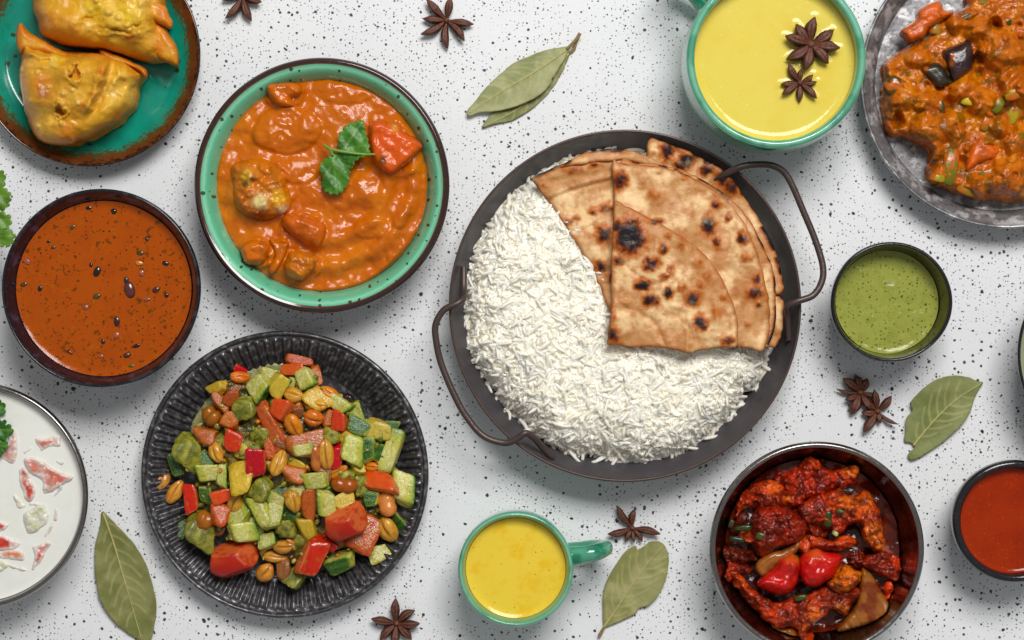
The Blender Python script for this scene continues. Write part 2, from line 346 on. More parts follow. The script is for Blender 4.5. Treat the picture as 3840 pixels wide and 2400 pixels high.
# ------------------------------------------------------------------ plates, bowls, mugs
def vessel(name, cx, cy, zr, label, cat, sections, n=192, group=None, warp=None):
    """sections: [(part name, [(radius m, z m), ...], material, colour function(r, z, theta) or None, samples)]"""
    c = W(cx, cy, zr); c[2] = 0
    t = thing(name, label, cat, c, group)
    for pn, prof, mat, cf, ns in sections:
        P = spline(prof, ns); V, F = lathe(P, n, (0, 0, 0), warp); col = None
        if cf is not None:
            th = np.arctan2(V[:, 1], V[:, 0]); col = cf(np.hypot(V[:, 0], V[:, 1]), V[:, 2], th, V)
        obj(pn, mesh(pn, V, F, mat, col), t)
    return t
def disc(name, cx, cy, z, r, mat, label, cat, men=.0012, mw=.006, amp=.0002, fr=60, n=192, hfun=None, zc=None, seed=1, rings=40):
    """a liquid filling a vessel: its surface climbs the wall at the rim, a shallow body below"""
    c = W(cx, cy, zc if zc else z); rr = np.r_[np.linspace(0.00001, r - mw, rings), np.linspace(r - mw, r, 10)[1:]]
    prof = np.stack([rr, z + men * np.clip((rr - (r - mw)) / mw, 0, 1) ** 2], 1)
    prof = np.vstack([prof[::-1]])
    V, F = lathe(prof, n, (c[0], c[1], 0))
    V[:, 2] += amp * fbm(V * fr, 3, seed)
    if hfun: V[:, 2] += hfun(V)
    F = F.tolist() + [[(len(prof) - 1) * n + j for j in range(n)]]
    b, F2 = lathe([(r, z + men), (r * .96, z - .003), (r * .9, z - .006)], n, (c[0], c[1], 0)); k = len(V)
    V = np.vstack([V, b]); F += (F2[:, ::-1] + k).tolist() + [[k + 2 * n + j for j in range(n)][::-1]]
    F = [f[::-1] for f in F]
    return single(name, V, F, mat, label, cat)

def keep_in(V, cx, cy, zr, prof, gap=.0008):
    """pull the points of a piece inside the wall of the vessel that holds it"""
    c = W(cx, cy, zr); P = np.array(prof); V = np.array(V); d = V[:, :2] - c[:2]; r = np.hypot(d[:, 0], d[:, 1])
    k = np.minimum(1, (np.interp(V[:, 2], P[:, 1], P[:, 0]) - gap) / (r + 1e-9)); V[:, :2] = c[:2] + d * k[:, None]
    return V
# teal plate with a brown rim
def col_teal(r, z, th, V):
    u = r / px(420, .02); nz = fbm(p3(np.cos(th) * 6, np.sin(th) * 6), 3, 3) * .02 + fbm(V * 900, 2, 8) * .045
    t = u + nz
    c = np.outer(np.ones(len(r)), c8(4, 150, 126))
    olive = c8(74, 84, 44); br = c8(112, 58, 26); dk = c8(44, 24, 20)
    for a, b_, q in ((.845, .895, olive), (.885, .925, br), (.965, .985, dk)):
        c = lerp(c, q[None], sstep(a, b_, t)[:, None])
    sp = worley(V[:, :2] * 62, 4) < .15 * _h(np.floor(V[:, 0] * 62).astype(int), np.floor(V[:, 1] * 62).astype(int), np.zeros(len(V), int), 9)
    c[sp & (u < .8)] = c8(46, 60, 26)
    return c
R = px(420, .022)
vessel('dinner_plate', 331, 205, .022, 'teal glazed plate with speckled brown rim under the two pastries', 'plate', [
    ('plate_body', [(.0005, .008), (R * .4, .008), (R * .7, .009), (R * .80, .0112), (R * .90, .0165), (R * .955, .0202)], m_teal, col_teal, 120),
    ('rim', [(R * .955, .0202), (R * .985, .0222), (R, .0215), (R * .995, .0195), (R * .96, .0172), (R * .8, .0085), (R * .62, .004), (R * .6, 0), (R * .57, 0), (R * .56, .003), (.0005, .003)], m_teal, col_teal, 60)], n=288)

# mint bowl with brown edge
R = px(479, .045)
def col_mint(r, z, th, V):
    u = r / R + fbm(p3(np.cos(th) * 22, np.sin(th) * 22), 3, 5) * .004
    c = np.outer(np.ones(len(r)), c8(96, 186, 146)); c = lerp(c, c8(150, 214, 180)[None], (np.exp(-((u - .925) / .012) ** 2) * .75)[:, None])
    c = lerp(c, c8(130, 200, 165)[None], sstep(.87, .84, u)[:, None] * .4)
    return c
def col_brown(r, z, th, V):
    u = r / R + fbm(p3(np.cos(th) * 40, np.sin(th) * 40), 3, 6) * .004
    c = np.outer(np.ones(len(r)), c8(52, 30, 28)); top = z > .040
    return lerp(c, np.where(u < .958, 1, 0)[:, None] * c8(104, 52, 30)[None] + np.where(u < .958, 0, 1)[:, None] * c8(52, 30, 28)[None], (top * .9)[:, None])
vessel('curry_bowl', 1206, 694, .045, 'mint green glazed bowl with dark brown edge holding creamy orange curry', 'bowl', [
    ('bowl_body', [(.0005, .012), (R * .5, .013), (R * .74, .018), (R * .82, .0285), (R * .86, .037), (R * .90, .0425), (R * .949, .0452)], m_mint, col_mint, 110),
    ('rim', [(R * .949, .0452), (R * .975, .0458), (R * .997, .0440), (R, .0415), (R * .985, .036), (R * .93, .026), (R * .8, .011), (R * .62, .004), (R * .6, 0), (R * .56, 0), (R * .55, .004), (.0005, .005)], m_mint, col_brown, 70)], n=288)

# dark glazed soup bowl
R1 = px(374, .055)
def col_soupb(r, z, th, V):
    n = fbm(V * 140, 4, 11); c = np.outer(np.ones(len(r)), c8(24, 20, 30))
    c = lerp(c, c8(78, 74, 98)[None], (sstep(.1, .7, n) * .65)[:, None]); c = lerp(c, c8(26, 14, 18)[None], (sstep(.1, .6, fbm(V * 60, 3, 4)) * .6)[:, None])
    return c
def col_soupr(r, z, th, V):
    c = np.outer(np.ones(len(r)), c8(22, 20, 26)); return lerp(c, c8(70, 68, 72)[None], (sstep(.0, .6, fbm(V * 220, 3, 12)) * .5)[:, None])
vessel('soup_bowl', 377, 1081, .055, 'dark blue black glazed bowl full of brown orange soup', 'bowl', [
    ('bowl_body', [(.0005, .012), (R1 * .5, .013), (R1 * .74, .024), (R1 * .87, .040), (R1 * .935, .0505), (R1 * .955, .0535)], m_dark, col_soupb, 90),
    ('rim', [(R1 * .955, .0535), (R1 * .972, .0552), (R1 * .99, .0548), (R1, .0525)], m_dark, col_soupr, 14),
    ('foot', [(R1, .0525), (R1 * .985, .046), (R1 * .88, .026), (R1 * .66, .008), (R1 * .5, .004), (R1 * .49, 0), (R1 * .45, 0), (R1 * .44, .004), (.0005, .005)], m_dark, col_soupb, 50)], n=256)
disc('lentil_soup', 377, 1081, .042, R1 * .886, m_soup, 'brown orange lentil soup flecked with herbs and dark beans', 'soup', zc=.055, men=.0014, mw=.007)

# steel bowl of yogurt
R2 = px(427, .046)
vessel('yogurt_bowl', -98, 1860, .046, 'stainless steel bowl of white yogurt salad cut off by the left edge', 'bowl', [
    ('bowl_body', [(.0005, .004), (R2 * .6, .006), (R2 * .8, .016), (R2 * .9, .03), (R2 * .935, .0385), (R2 * .948, .0448)], m_steel, None, 60),
    ('rim', [(R2 * .948, .0448), (R2 * .958, .0466), (R2 * .975, .0474), (R2 * .992, .0464), (R2, .0445), (R2 * .995, .0428), (R2 * .97, .041), (R2 * .93, .034), (R2 * .82, .014), (R2 * .6, .002), (.0005, 0.001)], m_steel, None, 60)], n=256)
disc('yogurt', -98, 1860, .040, R2 * .938, m_yog, 'thin white yogurt filling the steel bowl, studded with tomato and cucumber', 'yogurt', zc=.046, men=.001, mw=.005, amp=.0003)

# ribbed tin plate
R3 = px(540, .022)
def ribs(Rr, Zz, T):
    u = Rr / R3; w = sstep(.745, .80, u) * sstep(.955, .925, u) * (Zz > .0055)
    return Rr, Zz + w * .00155 * np.cos(T * 92 + .3 * np.sin(T * 3))
vessel('ribbed_plate', 1067, 1780, .022, 'blackened tin plate with ribbed sloping border under the chopped salad', 'plate', [
    ('plate_body', [(.0005, .006), (R3 * .5, .006), (R3 * .70, .0062), (R3 * .745, .0075), (R3 * .80, .0108), (R3 * .88, .0160), (R3 * .94, .0192), (R3 * .962, .0198)], m_ribtin, None, 70),
    ('rim', [(R3 * .962, .0198), (R3 * .968, .0214), (R3 * .982, .0224), (R3 * .996, .0214), (R3, .0195), (R3 * .992, .018), (R3 * .97, .0175), (R3 * .88, .013), (R3 * .78, .005), (R3 * .7, .001), (R3 * .4, .0008), (.0005, .0008)], m_ribtin, None, 60)], n=920, warp=ribs)

# big iron pan
R4 = px(661, .040)
pan = vessel('serving_pan', 2344, 1147, .040, 'large round dark iron pan with two rod handles holding rice and flatbread', 'pan', [
    ('pan_body', [(.0005, .006), (R4 * .6, .006), (R4 * .84, .007), (R4 * .885, .010), (R4 * .925, .019), (R4 * .962, .031), (R4 * .982, .0385)], m_pan, None, 70),
    ('rim', [(R4 * .982, .0385), (R4 * .987, .0402), (R4 * .995, .0403), (R4, .039), (R4 * .985, .032), (R4 * .945, .019), (R4 * .9, .0065), (R4 * .86, .002), (R4 * .8, .0005), (.0005, .0005)], m_handle, None, 60)], n=256)
def handle(pts):
    P = np.array([W(*Z(1600, 450, 1.08, [(x, y)])[0], z) for x, y, z in pts])
    s = spline(P, 140); V, F = tube(s, .00245, 14)
    return part('handle', V, F, m_handle, pan)
handle([(150, 595, .0325), (150, 640, .034), (150, 690, .0375), (149, 720, .044), (125, 742, .0475), (70, 770, .047), (36, 830, .046), (40, 905, .045), (60, 990, .044), (110, 1110, .044), (160, 1200, .044), (230, 1280, .045), (315, 1308, .046), (365, 1292, .0475), (400, 1268, .048), (435, 1288, .044), (470, 1328, .037), (512, 1368, .033)])
handle([(1120, 255, .0335), (1165, 240, .037), (1215, 215, .044), (1270, 190, .0475), (1340, 180, .047), (1410, 188, .046), (1465, 235, .045), (1530, 380, .044), (1575, 490, .044), (1604, 590, .045), (1600, 655, .046), (1565, 710, .047), (1500, 735, .048), (1463, 755, .045), (1461, 790, .039), (1464, 840, .035), (1468, 892, .0325)])

# mugs
def mug(name, cx, cy, zr, rpx, label, rin, zl, ang, hl, sw=1.):
    Rm = px(rpx, zr)
    def cf(r, z, th, V):
        u = r / Rm; n = fbm(V * 90, 3, 21)
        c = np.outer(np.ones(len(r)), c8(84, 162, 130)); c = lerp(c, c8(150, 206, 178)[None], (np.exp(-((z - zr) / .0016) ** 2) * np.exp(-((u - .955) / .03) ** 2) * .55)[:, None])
        c = lerp(c, c8(40, 132, 102)[None], (sstep(.0, .6, n) * .6)[:, None]); c = lerp(c, c8(120, 176, 136)[None], ((u < .9) * .45)[:, None])
        return c
    t = vessel(name, cx, cy, zr, label, 'mug', [
        ('mug_body', [(.0005, .006), (Rm * .55, .007), (Rm * .80, .02), (rin * .995, zl - .012), (rin, zl), (Rm * .905, zr - .003), (Rm * .925, zr - .0006), (Rm * .955, zr), (Rm * .985, zr - .0012), (Rm, zr - .004), (Rm * sw, zr * .70), (Rm * sw * .97, zr * .42), (Rm * .86, zr * .16), (Rm * .62, .005), (Rm * .58, 0), (Rm * .53, 0), (Rm * .52, .003), (.0005, .003)], m_mug, cf, 150)], n=192)
    d = np.array([math.cos(ang), math.sin(ang), 0.]); base = np.array([0, 0, 0.])
    pts = [(Rm * .95, zr - .012), (Rm + .008, zr - .009), (Rm + hl * .72, zr - .010), (Rm + hl * .97, zr - .020), (Rm + hl, zr * .52), (Rm + hl * .75, zr * .33), (Rm + .006, zr * .22), (Rm * .88, zr * .2)]
    sp = spline([d * a + np.array([0, 0, z]) for a, z in pts], 60)
    V, F = tube(sp, np.interp(np.linspace(0, 1, 60), [0, .15, .5, .85, 1], [.0078, .0064, .0060, .0062, .0074]), 18)
    V = V + np.array(t.location); n = fbm(V * 110, 3, 5); colr = lerp(c8(84, 164, 132)[None], c8(30, 124, 94)[None], sstep(-.1, .5, n)[:, None])
    part('handle', V, F, m_mug, t, colr)
    return t, Rm
rin = px(300, .064)
mug('large_mug', 2912, 219, .078, 338, 'large mint green mug of pale yellow milk, its handle cut by the top edge', rin, .064, math.radians(134), .034, 1.02)
A3 = ((3041, 167), [(3053, 65), (3125, 113), (3147, 183), (3105, 240), (3015, 266), (2948, 222), (2942, 137), (2984, 91)])
A4 = ((3000, 311), [(2954, 240), (3005, 258), (3047, 282), (3063, 308), (3061, 371), (2998, 385), (2930, 357), (2926, 317)])
def milk_rise(V):
    q = np.full(len(V), 9.); k = S * (H - .064) / H; X, Y = V[:, 0] / k + 1920, 1200 - V[:, 1] / k
    for c_, tips in (A3, A4): q = np.minimum(q, segdist(X, Y, [c_] * len(tips), tips) / 16)
    return .0003 * np.exp(-np.clip(q - .5, 0, 9) ** 2 * 2.2)
disc('yellow_milk', 2912, 219, .064, rin * 1.0, m_milk, 'pale yellow spiced milk filling the large mint mug', 'drink', zc=.078, men=.0022, mw=.007, amp=.0001, n=400, rings=130, hfun=milk_rise)
rin2 = px(187, .046)
mug('small_mug', 1934, 2136, .056, 217, 'small mint green mug of deep yellow drink, handle pointing right', rin2, .046, math.radians(11), .0245, 1.0)
disc('turmeric_drink', 1934, 2136, .046, rin2, m_milk2, 'deep yellow turmeric drink filling the small mint mug', 'drink', zc=.056, men=.0016, mw=.006, amp=.0001)

# flat tin plate under the vegetable curry
R5 = px(552, .026)
vessel('tin_plate', 3778, 305, .026, 'scratched grey tin plate with wide border under the vegetable curry', 'plate', [
    ('plate_body', [(.0005, .006), (R5 * .6, .006), (R5 * .855, .0062), (R5 * .868, .0075), (R5 * .885, .0125), (R5 * .90, .0165), (R5 * .93, .0200), (R5 * .97, .0235)], m_tin, None, 80),
    ('rim', [(R5 * .97, .0235), (R5 * .98, .0258), (R5 * .992, .0262), (R5, .0246), (R5 * .99, .0228), (R5 * .93, .018), (R5 * .9, .0135), (R5 * .88, .004), (R5 * .86, .0015), (R5 * .4, .001), (.0005, .001)], m_tin, None, 60)], n=256)

# small black bowls
def wob(seed, a):
    def f(Rr, Zz, T):
        k = 1 + a * (np.sin(T * 2 + seed) + .7 * np.sin(T * 3 + seed * 2) + .5 * np.sin(T * 5 + seed * 3))
        return Rr * k, Zz + .0009 * (Zz > .03) * np.sin(T * 3 + seed)
    return f
R6 = px(227, .048)
def col_in(a, b):
    return lambda r, z, th, V: lerp(np.outer(np.ones(len(r)), c8(*a)), c8(*b)[None], sstep(-.3, .5, fbm(V * 180, 4, 7))[:, None])
vessel('chutney_bowl', 3344, 1132, .048, 'small black handmade bowl of green chutney beside the pan', 'bowl', [
    ('bowl_body', [(.0005, .006), (R6 * .55, .007), (R6 * .76, .016), (R6 * .855, .027), (R6 * .90, .038), (R6 * .925, .0455)], m_dark, col_in((34, 32, 20), (58, 52, 36)), 70),
    ('rim', [(R6 * .925, .0455), (R6 * .94, .048), (R6 * .965, .0488), (R6 * .99, .0478), (R6, .045), (R6 * .98, .038), (R6 * .88, .018), (R6 * .7, .004), (R6 * .6, 0), (.0005, .001)], m_black, None, 60)], n=192, warp=wob(1., .006))
disc('green_chutney', 3344, 1132, .0275, R6 * .862, m_chut, 'green herb chutney with dark flecks in the small black bowl', 'chutney', zc=.048, men=.0016, mw=.005, amp=.0006, fr=90)
R7 = px(231, .046)
vessel('sauce_bowl', 3806, 1956, .046, 'small black stoneware bowl of red chilli sauce at the right edge', 'bowl', [
    ('bowl_body', [(.0005, .006), (R7 * .55, .008), (R7 * .76, .02), (R7 * .84, .036), (R7 * .865, .0425)], m_dark, col_in((30, 22, 24), (56, 40, 40)), 60),
    ('rim', [(R7 * .865, .0425), (R7 * .885, .0455), (R7 * .93, .0465), (R7 * .98, .0455), (R7, .0425), (R7 * .985, .035), (R7 * .88, .015), (R7 * .7, .003), (R7 * .6, 0), (.0005, .001)], m_black, None, 60)], n=192, warp=wob(2.4, .004))
disc('chilli_sauce', 3806, 1956, .0385, R7 * .852, m_red, 'smooth dark red chilli sauce in the small black bowl', 'sauce', zc=.046, men=.0014, mw=.004, amp=.0002)

# deep steel bowl of chilli chicken
R8 = px(403, .056)
vessel('steel_bowl', 3064, 2059, .056, 'deep shiny steel bowl holding the dark red chilli chicken', 'bowl', [
    ('bowl_body', [(.0005, .010), (R8 * .5, .012), (R8 * .72, .021), (R8 * .84, .034), (R8 * .91, .047), (R8 * .938, .0545)], M('stained_steel', c8(158, 150, 148), rough=.2, metal=1, layers=[('noise', 26, 5, .5, .7, c8(110, 92, 86), .6), ('noise', 160, 4, .64, .75, c8(80, 30, 20), .6)], rvar=(120, .1, .3)), None, 70),
    ('rim', [(R8 * .938, .0545), (R8 * .946, .0564), (R8 * .97, .0574), (R8 * .99, .0564), (R8, .054), (R8 * .99, .052), (R8 * .965, .051), (R8 * .92, .042), (R8 * .8, .02), (R8 * .55, .002), (.0005, .001)], m_steel, None, 60)], n=256)

# sliver of a bowl at the right edge
R9 = px(384, .05)
vessel('edge_bowl', 4201, 1330, .05, 'pale bowl with dark edge, only a sliver showing at the right edge', 'bowl', [
    ('bowl_body', [(.0005, .01), (R9 * .6, .014), (R9 * .85, .03), (R9 * .94, .044), (R9 * .968, .049)], m_mug, lambda r, z, th, V: np.outer(np.ones(len(r)), c8(176, 178, 150)), 50),
    ('rim', [(R9 * .968, .049), (R9 * .98, .0505), (R9 * .995, .05), (R9, .048), (R9 * .97, .04), (R9 * .8, .012), (R9 * .6, 0), (.0005, .001)], m_black, None, 40)], n=128)

# ------------------------------------------------------------------ samosas
def zz1(p): return Z(0, 0, 2.362, p)
def gauss(X, Y, x, y, rx, ry=None): return np.exp(-(((X - x) / rx) ** 2 + ((Y - y) / (ry or rx)) ** 2))
def samosa_col(xy, d, hh, seed, spots):
    X, Y = xy[:, 0], xy[:, 1]; n = fbm(p3(X / 90, Y / 90), 4, seed); n2 = fbm(p3(X / 28, Y / 28), 3, seed + 3)
    c = lerp(c8(218, 160, 34)[None], c8(238, 188, 66)[None], sstep(-.5, .5, n)[:, None])
    c = lerp(c, c8(206, 118, 10)[None], (sstep(44, 4, d) * .8)[:, None])
    c = lerp(c, c8(196, 140, 10)[None], (sstep(.1, .6, n2) * .4)[:, None])
    for x, y, r, q in spots:
        c = lerp(c, np.asarray(q)[None], (gauss(X, Y, x, y, r) * .75)[:, None])
    return c
OR = c8(208, 116, 14); YE = c8(228, 190, 24); RB = c8(150, 70, 6); PA = c8(232, 192, 92)
def mk_samosa(label, body, z0, h, D, hf, flaps, spots, bl, seed):
    bl = [(x / 2.362, y / 2.362, r / 2.362, a) for x, y, r, a in bl]
    spots = [(x / 2.362, y / 2.362, r / 2.362, q) for x, y, r, q in spots]
    def hfun(X, Y, d):
        r = hf(X * 2.362, Y * 2.362)
        for x, y, rr, a in bl:
            dd = np.hypot(X - x, Y - y) / rr; r = r + a * .55 * np.clip(1 - dd ** 2, 0, 1) ** 1.1
        return r
    V, F, xy, d, hh = pillow(zz1(body), z0, h, D, 5, .0012, 60, 4, .9, True, 1.5, seed, hfun, under_abs=z0 - .0088)
    c = V.mean(0); c[2] = .008
    t = thing('samosa', label, 'samosa', c, 'fried pastries on the teal plate')
    part('pastry_body', V, F, m_samosa, t, samosa_col(xy, d, hh, seed, spots + [(x, y, r * .8, PA) for x, y, r, a in bl]))
    for k, (out, zf, hf2, Df, tilt) in enumerate(flaps):
        tl = (lambda X, Y, d, tilt=tilt: tilt(X * 2.362, Y * 2.362)) if tilt else None
        V, F, xy, d, hh = pillow(zz1(out), zf, hf2, Df, 5, .0007, 40, 3, .6, True, 2.5, seed + 7 + k, tl)
        part('pastry_fold', V, F, m_samosa, t, samosa_col(xy, d, hh, seed + 4, spots + [(o[0] / 2.362, o[1] / 2.362, 30, OR) for o in out[::3]]))
    return t
def crinkle(X, Y, s):
    n = fbm(p3(X / 150, Y / 150), 3, s); return .0008 * (1 - np.abs(n)) ** 3 + .0003 * fbm(p3(X / 40, Y / 40), 3, s + 6) * sstep(-.1, .5, fbm(p3(X / 160, Y / 160), 2, s + 9)) + .0011 * fbm(p3(X / 190, Y / 190), 2, s + 2)
def warp(X, Y, s, a=26, f=70):
    return X + a * fbm(p3(X / f, Y / f), 3, s), Y + a * fbm(p3(X / f, Y / f, 5.), 3, s + 1)
def hfA(X, Y):     # front pastry: wrapped seam, slope of the cone, torn bubbles
    wx, wy = warp(X, Y, 5); r = .010 * sstep(900, 480, np.hypot(X - 600, Y - 780)) - .010 * gauss(X, Y, 1140, 780, 150, 260)
    s = (wx - 930) * .90 + (wy - 580) * .44 + 55 * np.sin(wy / 190); m = sstep(500, 600, Y) * sstep(1080, 900, Y)
    r += (.0090 * sstep(34, -8, s) - .0040 * np.exp(-((s - 50) / 40) ** 2) + .0036 * np.exp(-((s + 26) / 34) ** 2)) * m      # the overlapping flap and its lip
    w2, v2 = warp(X, Y, 9, 34, 46)
    t1 = np.hypot((w2 - 665) / 36, (v2 - 640) / 70); t2 = np.hypot((w2 - 528) / 40, (v2 - 985) / 52)
    for t, a in ((t1, .0060), (t2, .0065)): r += -a * sstep(1.15, .55, t) + a * .45 * np.exp(-((t - 1.35) / .3) ** 2) * sstep(-40, 60, (X - Y * .2) - (460 if t is t1 else 300))
    r += .0018 * np.sin((X * .85 - Y * .25) / 38 + fbm(p3(X / 90, Y / 90), 2, 4) * 2) * gauss(X, Y, 1080, 780, 120, 210)
    r += .0060 * np.exp(-((wy - 470 - .12 * (X - 215)) / 30) ** 2) * sstep(190, 260, X) * sstep(900, 640, X) - .0040 * np.exp(-((wy - 420 - .12 * (X - 215)) / 26) ** 2) * sstep(190, 300, X) * sstep(900, 640, X)
    r += .0026 * fbm(p3(X / 210, Y / 210), 2, 17)
    return r + crinkle(X, Y, 3)
mk_samosa('plump golden samosa lying in front, with torn blisters and pointed ear', [(155, 330), (215, 330), (330, 400), (480, 430), (700, 450), (870, 460), (1000, 490), (1130, 540), (1240, 590), (1290, 650), (1280, 700), (1235, 770), (1225, 870), (1190, 960), (1110, 1030), (1040, 1100), (900, 1170), (780, 1240), (700, 1255), (640, 1290), (500, 1290), (380, 1265), (310, 1210), (260, 1110), (220, 980), (190, 850), (165, 700), (170, 600), (185, 520), (160, 420)],
    .016, .026, 78, hfA,
    [([(150, 240), (165, 208), (200, 210), (255, 275), (370, 345), (480, 410), (620, 470), (760, 510), (900, 545), (880, 570), (700, 560), (540, 540), (430, 490), (300, 470), (215, 455), (190, 490), (150, 420), (142, 330)], .036, .008, 26, None),
     ([(880, 440), (1000, 470), (1130, 530), (1250, 580), (1302, 640), (1290, 700), (1230, 640), (1130, 590), (1000, 560), (900, 500)], .030, .0085, 22, None)],
    [(420, 800, 230, c8(200, 138, 34)), (1050, 800, 170, c8(232, 186, 62)), (480, 540, 70, YE), (1000, 820, 90, PA), (905, 640, 36, OR), (870, 740, 36, OR), (820, 840, 36, OR), (740, 930, 36, OR), (350, 720, 90, OR), (380, 830, 60, RB), (520, 985, 34, c8(130, 70, 0)), (665, 640, 30, c8(214, 140, 14)), (900, 620, 60, OR), (230, 260, 60, OR), (1040, 1010, 60, RB), (600, 1180, 120, OR), (1200, 610, 70, OR)],
    [(470, 560, 48, .005), (460, 520, 30, .004), (560, 830, 34, .004), (330, 1120, 28, .004), (265, 890, 24, .003), (860, 880, 40, .003), (430, 770, 22, .003), (690, 920, 20, .003), (180, 620, 30, .005), (540, 1090, 26, .004), (330, 640, 25, .003), (640, 800, 22, .003)], 31)
def hfB(X, Y):
    wx, wy = warp(X, Y, 15); r = .011 * sstep(760, 200, np.hypot((X - 760) * .8, (Y - 20) * 1.2)) - .010 * sstep(1270, 1400, wx - (Y - 300) * .15)
    w2, v2 = warp(X, Y, 19, 30, 60)
    r -= .0055 * gauss(w2, v2, 1050, 272, 130, 15) * sstep(1190, 1120, X) + .0034 * gauss(w2, v2, 790, 172, 70, 10) + .0034 * gauss(w2, v2, 1200, 222, 60, 10)
    r += .0024 * gauss(w2, v2, 1050, 305, 140, 20) + .0030 * fbm(p3(X / 200, Y / 200), 2, 27) + .0014 * np.exp(-((wx - 620 - .2 * Y) / 60) ** 2)
    return r + crinkle(X, Y, 8)
mk_samosa('golden samosa lying behind with crimped right edge, cut by the top of the photo', [(300, -150), (290, 60), (305, 130), (335, 190), (345, 260), (380, 330), (480, 375), (560, 405), (760, 425), (900, 440), (1000, 470), (1100, 500), (1260, 545), (1400, 560), (1480, 555), (1570, 590), (1580, 500), (1560, 400), (1500, 310), (1450, 260), (1440, 225), (1500, 250), (1525, 190), (1500, 140), (1470, 60), (1440, -60), (1300, -200), (800, -300), (450, -260)],
    .020, .026, 70, hfB,
    [([(1380, 190), (1440, 225), (1470, 262), (1500, 310), (1560, 400), (1582, 500), (1572, 592), (1480, 556), (1400, 520), (1330, 430), (1310, 310)], .030, .008, 26, None),
     ([(1270, -40), (1400, 20), (1470, 60), (1500, 140), (1528, 190), (1510, 255), (1440, 220), (1340, 180), (1250, 150), (1220, 60)], .036, .007, 26, None)],
    [(1120, 130, 110, YE), (980, 100, 60, PA), (1180, 360, 60, RB), (1130, 340, 40, RB), (420, 200, 120, OR), (600, 330, 160, OR), (1400, 420, 80, OR), (1450, 110, 80, OR), (850, 60, 140, YE), (1000, 290, 70, c8(150, 110, 20))],
    [(960, 100, 50, .005), (1050, 150, 42, .005), (1120, 235, 30, .004), (1380, 350, 42, .003), (1250, 40, 40, .004), (850, 5, 30, .004), (1230, 290, 20, .003), (500, 100, 20, .002), (1410, 510, 36, .003), (790, 230, 60, .002), (800, 90, 30, .002)], 57)

# ------------------------------------------------------------------ the creamy orange curry
def z2(p): return Z(700, 200, 1.512, p)
GR = c8(200, 100, 0)
def gravy_h(X, Y):
    n = fbm(p3(X / 90, Y / 90), 4, 41) * .0030 + fbm(p3(X / 30, Y / 30), 3, 42) * .0007
    r = np.hypot(X - 1235, Y - 690); th = np.degrees(np.arctan2(Y - 690, X - 1235))
    sw = sstep(-35, 0, th) * sstep(125, 85, th) * sstep(150, 230, r)
    n = n + sw * .0022 * np.sin(r / 15.5 + 1.2 * np.sin(th / 34))
    for (x, y, rx, ry, a) in [(1070, 490, 130, 88, .0075), (1395, 855, 62, 42, .004), (1290, 330, 120, 60, .003), (1120, 640, 80, 50, .003), (1330, 720, 110, 80, .003), (1480, 930, 50, 70, .003), (1500, 800, 40, 60, .003)]:
        q = ((X - x + 14 * fbm(p3(X / 60, Y / 60), 2, 7)) / rx) ** 2 + ((Y - y) / ry) ** 2; n = n + a * np.sqrt(np.clip(1 - q, 0, 1)) * (1 + .15 * fbm(p3(X / 22, Y / 22), 2, 8))
    for (x, y, rx, ry) in [(1065, 352, 72, 55), (1490, 555, 108, 108), (985, 715, 122, 125), (1141, 868, 92, 72), (960, 950, 66, 58), (1050, 965, 45, 66), (1130, 998, 72, 60)]:
        q = np.sqrt(((X - x) / rx) ** 2 + ((Y - y) / ry) ** 2); n = n + .0030 * np.exp(-np.clip((q - .92) / .16, 0, 9) ** 2) * (1 + .3 * fbm(p3(X / 18, Y / 18), 2, 12))
    return n
xy, F, d = patch([(1204 + 400 * math.cos(a), 694 + 402 * math.sin(a)) for a in np.linspace(0, 2 * math.pi, 60, endpoint=False)], 7, True, 3, 2)
z = .0305 + rnd(d, 26) * .002 + gravy_h(xy[:, 0], xy[:, 1]) * np.clip(d / 18, .0, 1) + .003 * rnd(d, 220)
V = to_world(xy, z); base = V.copy(); base[:, 2] = np.where(d <= 0, z, .0245); nn = len(V)
X, Y = xy[:, 0], xy[:, 1]
cg = lerp(GR[None], c8(216, 122, 4)[None], sstep(-.2, .6, fbm(p3(X / 120, Y / 120), 3, 4))[:, None] * .6)
cg = lerp(cg, c8(168, 92, 6)[None], (sstep(16, 2, d) * .8)[:, None])
V2 = np.vstack([V, base * [.97, .97, 1] + V.mean(0) * [.03, .03, 0]])
single('curry_gravy', V2, np.vstack([F, F[:, ::-1] + nn]), m_gravy, 'thick creamy orange curry sauce filling the mint bowl', 'curry', np.vstack([cg, cg]))
